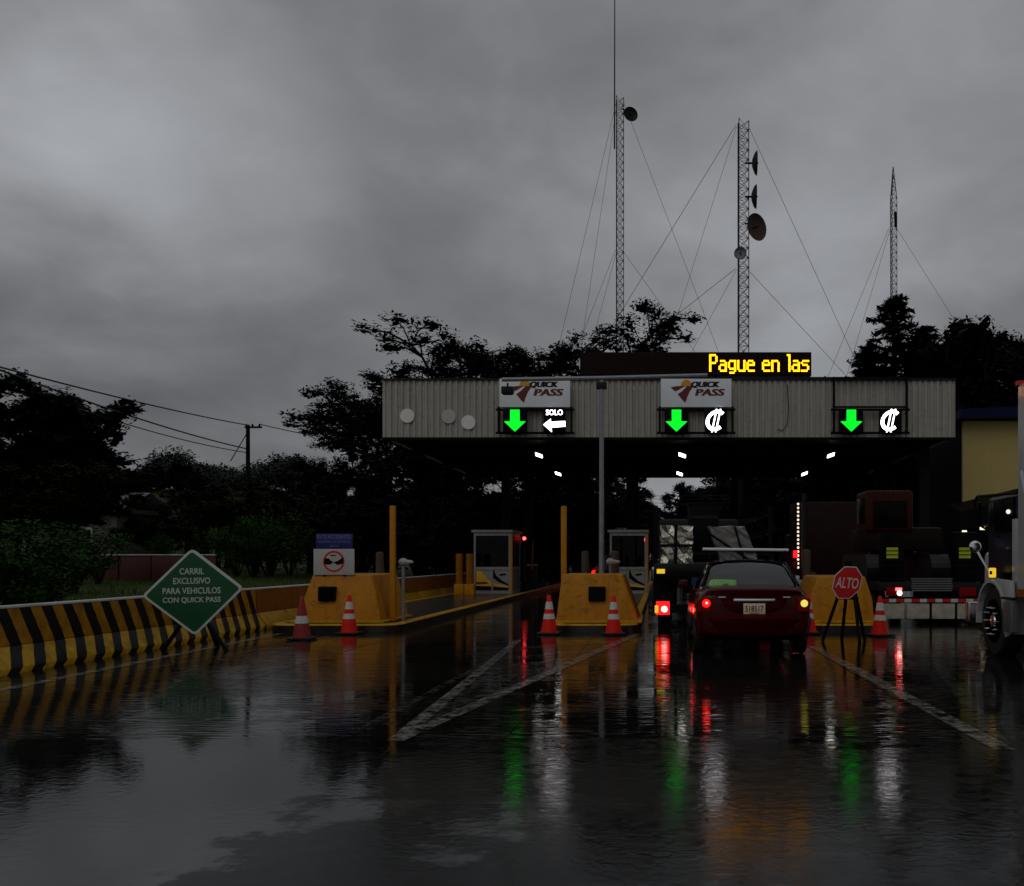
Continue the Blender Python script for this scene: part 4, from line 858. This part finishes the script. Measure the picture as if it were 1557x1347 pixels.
rf = MB().add([(-3.4, -.4, 2.55), (3.4, -.4, 2.55), (3.4, 2, 3.5), (-3.4, 2, 3.5), (-3.4, 4.4, 2.55), (3.4, 4.4, 2.55), (-3.4, -.4, 2.47), (3.4, -.4, 2.47), (3.4, 4.4, 2.47), (-3.4, 4.4, 2.47)], [(0, 1, 2, 3), (3, 2, 5, 4), (0, 6, 7, 1), (5, 8, 9, 4), (6, 9, 8, 7)]).build('roof', 'tin', hs)
for x in (-1.6, 1.4): wd2 = MB().box((x, -.02, 1.3), (1.1, .08, 1.0)).build('window', 'cap_white', hs); MB().box((x, -.066, 1.3), (.94, .02, .84)).build('pane', 'gloss_black', wd2)
lwz = terr(-16.5, 29)
ww = thing('rusty_wall', 'low rusty red metal wall with thin pale cap across the grass', 'wall', (-17.6, 29, lwz - .05))
for k in range(6): MB().box((-2.0 + k * 1.02, 0 + .02 * (k % 2), .42), (.98, .06, .84)).build('panel', 'rust_red', ww, bevel=.01); MB().box((-2.5 + k * 1.02, .06, .42), (.07, .07, .9)).build('upright', 'dark_steel', ww)
MB().box((.55, 0, .87), (6.1, .12, .03)).build('capping', 'cap_white', ww); MB().box((-.9, -.04, .55), (.16, .012, .18)).build('white_notice', 'cap_white', ww)

# ------------------------------------------------------------------ masts
def lattice(t, wd, h, bay, r, mat, taper=0.):
    """three-legged lattice mast: legs, ring bars and crossed braces"""
    def leg(k, z):
        f = 1 if not taper or z < h - taper else max(.04, (h - z) / taper)
        q = R(90 + 120 * k + 30); return Vector((math.cos(q) * wd / math.sqrt(3) * f * 1.0, math.sin(q) * wd / math.sqrt(3) * f, z))
    for k in range(3): MB().tube([leg(k, z) for z in ([0, h] if not taper else [0, h - taper, h])], r * 1.5, 5).build('leg', mat, t)
    br = MB(); n = int(h / bay)
    for i in range(n):
        z0, z1 = i * h / n, (i + 1) * h / n
        for k in range(3):
            a, b = leg(k, z0), leg((k + 1) % 3, z0); br.tube([a, b], r * .8, 4, False)
            br.tube([leg(k, z0), leg((k + 1) % 3, z1)], r * .8, 4, False); br.tube([leg((k + 1) % 3, z0), leg(k, z1)], r * .8, 4, False)
    tag(br.build('bracing', mat, t), kind='stuff')
def guy(t, a, b, r=.016): MB().tube([a, (Vector(a) + Vector(b)) / 2 + Vector((0, 0, -.25)), b], r, 4, False).build('guy_wire', 'wire', t)
def dish(t, p, r, n, mat, rear=True):
    d = MB().lathe([(.02, .02), (r * .45, -.03 * r), (r * .8, -.16 * r), (r, -.32 * r), (r * 1.01, -.34 * r), (r * .82, -.13 * r), (r * .3, .06), (.02, .08)], 22, 'Y', (0, 0, 0)).build('dish', mat, t, smooth=True)
    d.location = p; d.rotation_euler = (0, 0, math.atan2(n[0], -n[1])); MB().tube([(0, 0, 0), (0, -.45 * r, 0)], .05, 6).build('feed', 'black', d); MB().tube([(0, .08, 0), (0, .35, 0)], .07, 6).build('mount', 'black', d)
Y1 = 70.
def rel(t, x, y, Y): p = P(x, y, Y); return p - t.location
t1 = thing('radio_mast', 'slim guyed lattice mast with a tall whip pole and one dish', 'mast', (P(941, 0, Y1).x, Y1, -.1))
h1 = P(0, 146, Y1).z; lattice(t1, .62, h1, .62, .020, 'tower_steel')
MB().tube([(-.32, -.2, h1 - 4), (-.3, -.2, h1 + 10.5)], [.065, .035], 6).build('whip_pole', 'tower_steel', t1)
dish(t1, rel(t1, 958, 175, Y1 - .3), .55, (.35, -1), 'dark_steel'); MB().tube([(.2, -.1, h1 - .9), (.8, -.2, h1 - 1.2)], .05, 6).build('dish_arm', 'black', t1)
for (xa, ya), (xb, yb), dp in (((937, 155), (850, 520), -4), ((937, 165), (884, 520), 3), ((948, 155), (1104, 560), 4), ((936, 380), (880, 520), -3), ((937, 385), (905, 500), 2), ((946, 380), (1066, 545), 4)):
    A = rel(t1, xa, ya, Y1); B = rel(t1, xb, yb, Y1 + dp); B = A + (B - A) * (((A.z + .0) / (A.z - B.z)) if A.z > B.z else 1); guy(t1, A, B)
Y2 = 62.
t2 = thing('relay_mast', 'wider guyed lattice mast hung with several microwave dishes', 'mast', (P(1128, 0, Y2).x, Y2, -.1))
h2 = P(0, 181, Y2).z; lattice(t2, .80, h2, .66, .022, 'tower_steel')
dish(t2, rel(t2, 1145, 248, Y2 - .2), .80, (1, -.05), 'dark_steel'); dish(t2, rel(t2, 1144, 299, Y2 - .2), .80, (1, -.05), 'dark_steel')
dish(t2, rel(t2, 1146, 347, Y2 - .6), .90, (.75, -.9), 'wood_dark'); dish(t2, rel(t2, 1126, 386, Y2 - .7), .42, (-.2, -1), 'steel')
for y in (248, 299, 340): MB().tube([rel(t2, 1133, y, Y2), rel(t2, 1143, y, Y2 - .2)], .06, 6).build('dish_arm', 'black', t2)
for (xa, ya), (xb, yb), dp in (((1119, 190), (945, 468), -3), ((1120, 192), (1013, 530), 4), ((1138, 192), (1302, 545), 2), ((1119, 408), (970, 522), -3), ((1120, 410), (1052, 532), 3), ((1137, 410), (1285, 566), 2)):
    A = rel(t2, xa, ya, Y2); B = rel(t2, xb, yb, Y2 + dp); B = A + (B - A) * (A.z / (A.z - B.z)); guy(t2, A, B)
Y3 = 95.
t3 = thing('pointed_mast', 'lattice mast with a pointed tip rising behind the conifer', 'mast', (P(1358, 0, Y3).x, Y3, -.1))
h3 = P(0, 252, Y3).z; lattice(t3, .68, h3, .8, .026, 'tower_steel', 3.2)
MB().tube([rel(t3, 1361, 322, Y3 - .3), rel(t3, 1362, 345, Y3 - .3)], .13, 6).build('panel_aerial', 'black', t3)
for (xa, ya), (xb, yb), dp in (((1352, 346), (1262, 562), -3), ((1353, 350), (1290, 560), 3), ((1363, 346), (1448, 480), 2)):
    A = rel(t3, xa, ya, Y3); B = rel(t3, xb, yb, Y3 + dp); B = A + (B - A) * (A.z / (A.z - B.z)); guy(t3, A, B, .02)

# utility pole and cables
UY = 60.; up = P(377, 690, UY); ub = terr(up.x, UY); 
ut = thing('utility_pole', 'thin wooden utility pole with a short cross arm above the trees', 'utility pole', (up.x, UY, ub)); uh = P(0, 646, UY).z - ub
MB().tube([(0, 0, 0), (0, 0, uh)], [.17, .13], 8).build('pole', 'bark', ut, smooth=True); MB().box((.35, 0, uh - .15), (1.1, .12, .12)).build('cross_arm', 'bark', ut)
for x in (-.1, .3, .75): MB().lathe([(.05, 0), (.08, .06), (.04, .16)], 8, 'Z', (x, 0, uh - .09)).build('insulator', 'black', ut)
MB().tube([(-.04, 0, uh - .5), (-1.0, -.3, uh - 2.4)], .03, 4).build('stay', 'black', ut)
def cable(a, b, sag, r, lab, nm='power_cable'):
    pts = [a.lerp(b, t / 14) - Vector((0, 0, sag * 4 * (t / 14) * (1 - t / 14))) for t in range(15)]; tag(MB().tube(pts, r, 5).build(nm, 'wire', None), lab, 'cable')
top = Vector((up.x, UY, ub + uh))
cable(P(-60, 542, 30), top + Vector((0, 0, -.02)), .15, .035, 'thick upper power cable sloping down to the utility pole top')
cable(P(-60, 540, 30), top + Vector((-.1, 0, -1.55)), .25, .040, 'thick middle power cable meeting the utility pole below its top')
cable(P(120, 622, 40), top + Vector((-.1, 0, -1.80)), .2, .028, 'thin lowest cable running to the utility pole')
cable(top + Vector((.75, 0, .05)), P(560, 676, 66), .1, .03, 'thin power cable leaving the utility pole towards the canopy trees')
for k, y in enumerate((752, 757, 763)): cable(P(930, y, 80), P(1210, y - 3, 84), .2, .02, ('topmost', 'middle', 'lowest')[k] + ' of three thin cables crossing the sky gap beyond the canopy')

# ------------------------------------------------------------------ trees
def leafcloud(mb, c, rad, n, size, r2, flat=.5, droop=0., narrow=.45):
    """leaf sprigs: small pointed quads scattered through one clump"""
    for _ in range(n):
        while True:
            d = Vector((r2.uniform(-1, 1), r2.uniform(-1, 1), r2.uniform(-1, 1)))
            if d.length < 1: break
        d = d * (.55 + .45 * d.length)
        p = Vector(c) + Vector((d.x * rad[0], d.y * rad[1], d.z * rad[2]))
        a = r2.uniform(0, 6.283); u = Vector((math.cos(a), math.sin(a), r2.uniform(-.5, .5) * (1 - flat) * 2 - droop)); v = Vector((-math.sin(a), math.cos(a), r2.uniform(-1, 1) * (1 - flat)))
        s = size * r2.uniform(.6, 1.35); u = u.normalized() * s; v = v.normalized() * s * narrow
        o = len(mb.v); mb.v += [tuple(p - u), tuple(p + v), tuple(p + u), tuple(p - v)]; mb.f.append((o, o + 1, o + 2, o + 3))
def tree_mesh(kind, seed):
    r2 = random.Random(seed); tk, cw = MB(), MB()
    if kind == 'umbrella':            # 10 m tall, wide layered crown of arching limbs
        tk.tube([(0, 0, -.4), (.12, .05, 2), (.0, .1, 4.2)], [.30, .24, .20], 8)
        for k in range(11):
            a = 6.283 * k / 11 + r2.uniform(-.3, .3); el = r2.uniform(.35, 1.25); ln = r2.uniform(4.0, 6.0); p = Vector((0, .1, r2.uniform(3.0, 4.3))); pts = [p]; d = Vector((math.cos(a) * math.cos(el), math.sin(a) * math.cos(el), math.sin(el)))
            for s in range(6):
                d = (d + Vector((math.cos(a) * .16, math.sin(a) * .16, -.13)) + Vector((r2.uniform(-.14, .14), r2.uniform(-.14, .14), r2.uniform(-.05, .08)))).normalized(); p = p + d * ln / 6; pts.append(p)
            tk.tube(pts, [.15, .12, .10, .08, .06, .045, .03], 5)
            for s in range(2, 7):
                for q in range(3):
                    b = a + r2.uniform(-1.5, 1.5); ll = r2.uniform(.7, 1.7); e_ = pts[s] + Vector((math.cos(b) * ll, math.sin(b) * ll, r2.uniform(.0, .55))); tk.tube([pts[s], (pts[s] + e_) / 2 + Vector((0, 0, .12)), e_], [.035, .025, .015], 4, False)
                    leafcloud(cw, e_ + Vector((0, 0, .05)), (.62, .62, .20), 85, .095, r2, .62, .15)
                    leafcloud(cw, e_ + Vector((0, 0, -.02)), (.40, .40, .10), 16, .19, r2, .75, .1, .6)
                    leafcloud(cw, (pts[s] + e_) / 2 + Vector((0, 0, .15)), (.5, .5, .18), 32, .09, r2, .6, .1)
    elif kind == 'broad':             # 9 m tall, round lumpy crown
        tk.tube([(0, 0, -.4), (.1, .0, 1.6), (-.05, .1, 3.2)], [.34, .27, .22], 8)
        for k in range(10):
            a = 6.283 * k / 10 * 1.6 + r2.uniform(-.3, .3); el = r2.uniform(.15, 1.45); ln = r2.uniform(2.6, 4.6) * (1 if el < 1 else 1.2); p = Vector((0, .1, r2.uniform(2.0, 3.4))); pts = [p]; d = Vector((math.cos(a) * math.cos(el), math.sin(a) * math.cos(el), math.sin(el)))
            for s in range(5):
                d = (d + Vector((r2.uniform(-.28, .28), r2.uniform(-.28, .28), r2.uniform(-.1, .2)))).normalized(); p = p + d * ln / 5; pts.append(p)
            tk.tube(pts, [.14, .11, .08, .06, .045, .03], 5)
            for s in range(1, 6):
                for q in range(3):
                    b = r2.uniform(0, 6.283); ll = r2.uniform(.4, 1.3); e_ = pts[s] + Vector((math.cos(b) * ll, math.sin(b) * ll, r2.uniform(-.3, .7))); tk.tube([pts[s], e_], [.03, .014], 4, False)
                    leafcloud(cw, e_, (.66, .66, .50), 125, .105, r2, .3, .1); leafcloud(cw, e_, (.40, .40, .30), 16, .27, r2, .2, .1, .8)
    elif kind == 'conifer':           # 10 m tall, tiers of drooping boughs
        tk.tube([(0, 0, -.4), (0, 0, 5), (.03, 0, 9.6)], [.26, .15, .04], 8)
        for i in range(26):
            f = i / 25; z = 1.2 + 8.4 * f; L_ = 3.3 * (1 - f) ** .85 + .22; nb_ = 7 if f < .8 else 5
            for k in range(nb_):
                a = 6.283 * (k / nb_ + i * .37) + r2.uniform(-.25, .25); l2 = L_ * r2.uniform(.7, 1.15); tip = Vector((math.cos(a) * l2, math.sin(a) * l2, z + .10 * l2 - r2.uniform(.0, .25))); b0 = Vector((0, 0, z)); mid = (b0 + tip) / 2 + Vector((0, 0, .12 * l2)); tk.tube([b0, mid, tip], [.04, .03, .012], 4, False)
                m = max(2, int(l2 / .42))
                for s in range(m): t = (s + 1) / m; pp = b0.lerp(mid, t * 2) if t < .5 else mid.lerp(tip, t * 2 - 1); leafcloud(cw, pp, (.30, .30, .13), 30, .11, r2, .55, .35, .3); leafcloud(cw, pp, (.2, .2, .06), 7, .22, r2, .7, .25, .5)
    else:                             # bush: 2 m
        for k in range(12):
            a = r2.uniform(0, 6.283); e_ = Vector((math.cos(a) * r2.uniform(.2, 1.0), math.sin(a) * r2.uniform(.2, 1.0), r2.uniform(.7, 1.9))); tk.tube([(0, 0, -.2), e_ * .5 + Vector((0, 0, .2)), e_], [.03, .02, .01], 4, False)
            leafcloud(cw, e_, (.40, .40, .36), 150, .075, r2, .25, .25, .30); leafcloud(cw, e_ * .55, (.42, .42, .35), 100, .075, r2, .25, .2, .30)
    zs = sorted(v[2] for v in cw.v); hh = zs[int(len(zs) * .997)]
    for mb in (tk, cw): mb.v = [(x / hh, y / hh, z / hh) for x, y, z in mb.v]      # unit height
    return tk.mesh('trunk', smooth=True), cw.mesh('crown')
PROTO = {}
def tree(kind, var, mat, x, y, z, s, lab, cat='tree', grp=None, sx=1., rz=None, name=None):
    key = (kind, var)
    if key not in PROTO: PROTO[key] = tree_mesh(kind, var * 17 + 5)
    tk, cw = PROTO[key]
    t = thing(name or {'umbrella': 'spreading_tree', 'broad': 'leafy_tree', 'conifer': 'conifer', 'bush': 'bush'}[kind], lab, cat, (x, y, z), rnd.uniform(0, 6.28) if rz is None else rz, grp); t.scale = (s * sx, s * sx, s)
    a = link('trunk' if kind != 'bush' else 'stems', tk, None, t); b = link('crown' if kind != 'bush' else 'foliage', cw, None, t)
    if not tk.materials: tk.materials.append(MATS['bark'])
    if not cw.materials: cw.materials.append(MATS[mat])
    b.material_slots[0].link = 'OBJECT'; b.material_slots[0].material = MATS[mat]
    return t
def by_px(x, ytop, Y, H):            # base point and scale of a tree whose top stands at that reading
    p = P(x, ytop, Y); z = terr(p.x, Y) if p.x < -8.5 else -.12; return p.x, Y, z, (p.z - z) / H
# row behind the canopy
for k, (x, yt, Y, v, sx, lab) in enumerate(((645, 552, 58, 0, .9, 'spreading dark tree reaching out past the end of the canopy'), (695, 540, 62, 1, 1.0, 'spreading dark tree behind the plain end of the fascia'), (775, 508, 64, 0, .8, 'spreading dark tree rising highest behind the SOLO lane sign'),
        (850, 522, 60, 1, .85, 'spreading dark tree between the lamp arm and the message board'), (925, 503, 66, 0, .8, 'spreading dark tree at the foot of the slim mast'), (592, 606, 52, 1, .62, 'low spreading tree just beyond the canopy end'))):
    X, YY, z, s = by_px(x, yt, Y, 1.); tree('umbrella', v, 'leaf_a', X, YY, z, s, lab, grp='trees behind the toll canopy', sx=sx * .72)
for x, yt, Y, v in ((575, 665, 47, 0), (640, 672, 49, 1), (515, 705, 55, 1), (720, 690, 52, 0), (820, 700, 54, 1), (890, 705, 58, 0)):
    X, YY, z, s = by_px(x, yt, Y, 1.); tree('broad', v, 'leaf_a', X, YY, z, s, 'dark leafy tree in the thicket seen beneath the canopy', grp='thicket beneath the canopy line')
# left-hand wood
for x, yt, Y, v, lab in ((40, 582, 42, 0, 'tall dark leafy tree under the power cables at the wood edge'), (145, 590, 44, 1, 'tall dark leafy tree with a ragged lobed crown beside the cables'), (-60, 590, 40, 1, 'tall dark leafy tree at the far end of the wood by the cables')):
    X, YY, z, s = by_px(x, yt, Y, 1.); tree('broad', v, 'leaf_a', X, YY, z, s, lab, grp='tall trees under the cables', sx=1.1)
for x, yt, Y, v in ((205, 716, 50, 0), (285, 735, 54, 1), (345, 728, 50, 0), (410, 745, 56, 1), (485, 716, 60, 0), (110, 700, 36, 1), (240, 755, 38, 0), (330, 755, 42, 1), (20, 690, 33, 0), (470, 750, 46, 1), (390, 745, 46, 0)):
    X, YY, z, s = by_px(x, yt, Y, 1.); tree('broad', v, 'leaf_b', X, YY, z, s, 'low dark leafy tree in the wood behind the grass bank', grp='low wood on the left bank', sx=1.15)
# bushes
for k, (x, yt, Y) in enumerate(((20, 790, 17), (70, 800, 19), (110, 800, 23), (-20, 800, 15), (150, 810, 27), (55, 830, 15.5))):
    X, YY, z, s = by_px(x, yt, Y, 1.); tree('bush', k % 2, 'leaf_bush', X, YY, z, s, 'ragged green bush close behind the striped barrier', 'bush', 'bushes behind the striped barrier', 1.3)
for k, (x, yt, Y) in enumerate(((385, 785, 36), (410, 775, 38), (360, 800, 35), (250, 810, 36), (440, 800, 40), (190, 830, 33), (300, 800, 40))):
    X, YY, z, s = by_px(x, yt, Y, 1.); tree('bush', k % 2, 'leaf_bush', X, YY, z, s, 'upright green shrub at the foot of the wood beyond the grass', 'bush', 'shrubs at the foot of the wood', 1.0)
for k, (x, yt, Y) in enumerate(((545, 760, 44), (590, 740, 47), (640, 755, 45), (690, 745, 48), (740, 755, 50), (790, 745, 52), (840, 760, 54), (880, 750, 56), (915, 760, 58), (500, 770, 43), (665, 790, 42), (770, 800, 44))):
    X, YY, z, s = by_px(x, yt, Y, 1.); tree('bush', k % 2, 'leaf_a', X, YY, z, s, 'dark undergrowth bush among the trunks beneath the canopy', 'bush', 'undergrowth beneath the canopy trees', 1.5)
# right-hand trees
X, YY, z, s = by_px(1360, 455, 60, 1.); tree('conifer', 0, 'leaf_c', X, YY, z, s, 'dark pointed conifer in front of the pointed mast', sx=1.0)
X, YY, z, s = by_px(1320, 528, 58, 1.); tree('conifer', 1, 'leaf_c', X, YY, z, s, 'smaller dark conifer overlapping the pointed one above the fascia', sx=1.0)
X, YY, z, s = by_px(1405, 500, 60, 1.); tree('conifer', 1, 'leaf_c', X, YY, z, s, 'broad dark conifer between the pointed one and the ragged tree', sx=1.0)
for x, yt, Y, v, lab in ((1440, 490, 57, 0, 'big black ragged tree above the end of the fascia'), (1490, 474, 58, 1, 'tallest black ragged tree above the cream building'), (1550, 486, 62, 0, 'tree with thin yellowish leaves behind the white lorry box')):
    X, YY, z, s = by_px(x, yt, Y, 1.); tree('broad', v, 'leaf_c' if x < 1540 else 'leaf_b', X, YY, z, s, lab, sx=.72, grp='trees above the cream building')
for x, yt, Y, v in ((1250, 690, 62, 0), (1330, 640, 60, 1), (1410, 620, 60, 0), (1500, 600, 64, 1), (1190, 720, 70, 1)):
    X, YY, z, s = by_px(x, yt, Y, 1.); tree('broad', v, 'leaf_c', X, YY, z, s, 'dark leafy tree filling the gap behind the truck lane', grp='trees behind the truck lane')
for x, yt, Y, v in ((1010, 742, 120, 0), (1070, 728, 125, 1), (1130, 730, 118, 0), (985, 765, 112, 1), (1180, 735, 112, 0), (940, 745, 118, 1), (955, 770, 125, 0), (1100, 730, 100, 1), (1160, 712, 94, 0), (1225, 705, 90, 1), (1040, 765, 104, 0), (1100, 712, 112, 0), (1130, 705, 96, 1), (1195, 705, 84, 0), (1070, 740, 96, 1), (930, 712, 90, 0), (900, 715, 84, 1), (1270, 700, 80, 0)):
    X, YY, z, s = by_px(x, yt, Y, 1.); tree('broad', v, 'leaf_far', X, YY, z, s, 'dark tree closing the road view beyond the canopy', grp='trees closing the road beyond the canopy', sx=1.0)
for k, (x, Y) in enumerate(((1010, 108), (1040, 106), (1075, 110), (1110, 104), (1150, 100), (1190, 98), (1235, 95), (1280, 92), (1330, 90), (960, 112), (925, 104), (880, 96), (985, 140), (1400, 84))):
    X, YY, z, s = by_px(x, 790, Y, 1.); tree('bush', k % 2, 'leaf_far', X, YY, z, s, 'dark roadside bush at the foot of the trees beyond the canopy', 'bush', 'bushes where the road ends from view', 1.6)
# far wooded ridge
fw = MB(); r3 = random.Random(11)
for _ in range(260):
    x = r3.uniform(215, 500); Y = r3.uniform(170, 235); X = (x - CX) * Y / FPX; z = terr(X, Y); hh = r3.uniform(2.5, 5) + 4.0 * math.exp(-((x - 262) / 26) ** 2) + 3.8 * math.exp(-((x - 440) / 38) ** 2)
    for _2 in range(5): leafcloud(fw, (X + r3.uniform(-2.5, 2.5), Y + r3.uniform(-2, 2), z + hh * r3.uniform(.25, .95)), (2.0, 2.0, 1.3), 40, .40, r3, .3)
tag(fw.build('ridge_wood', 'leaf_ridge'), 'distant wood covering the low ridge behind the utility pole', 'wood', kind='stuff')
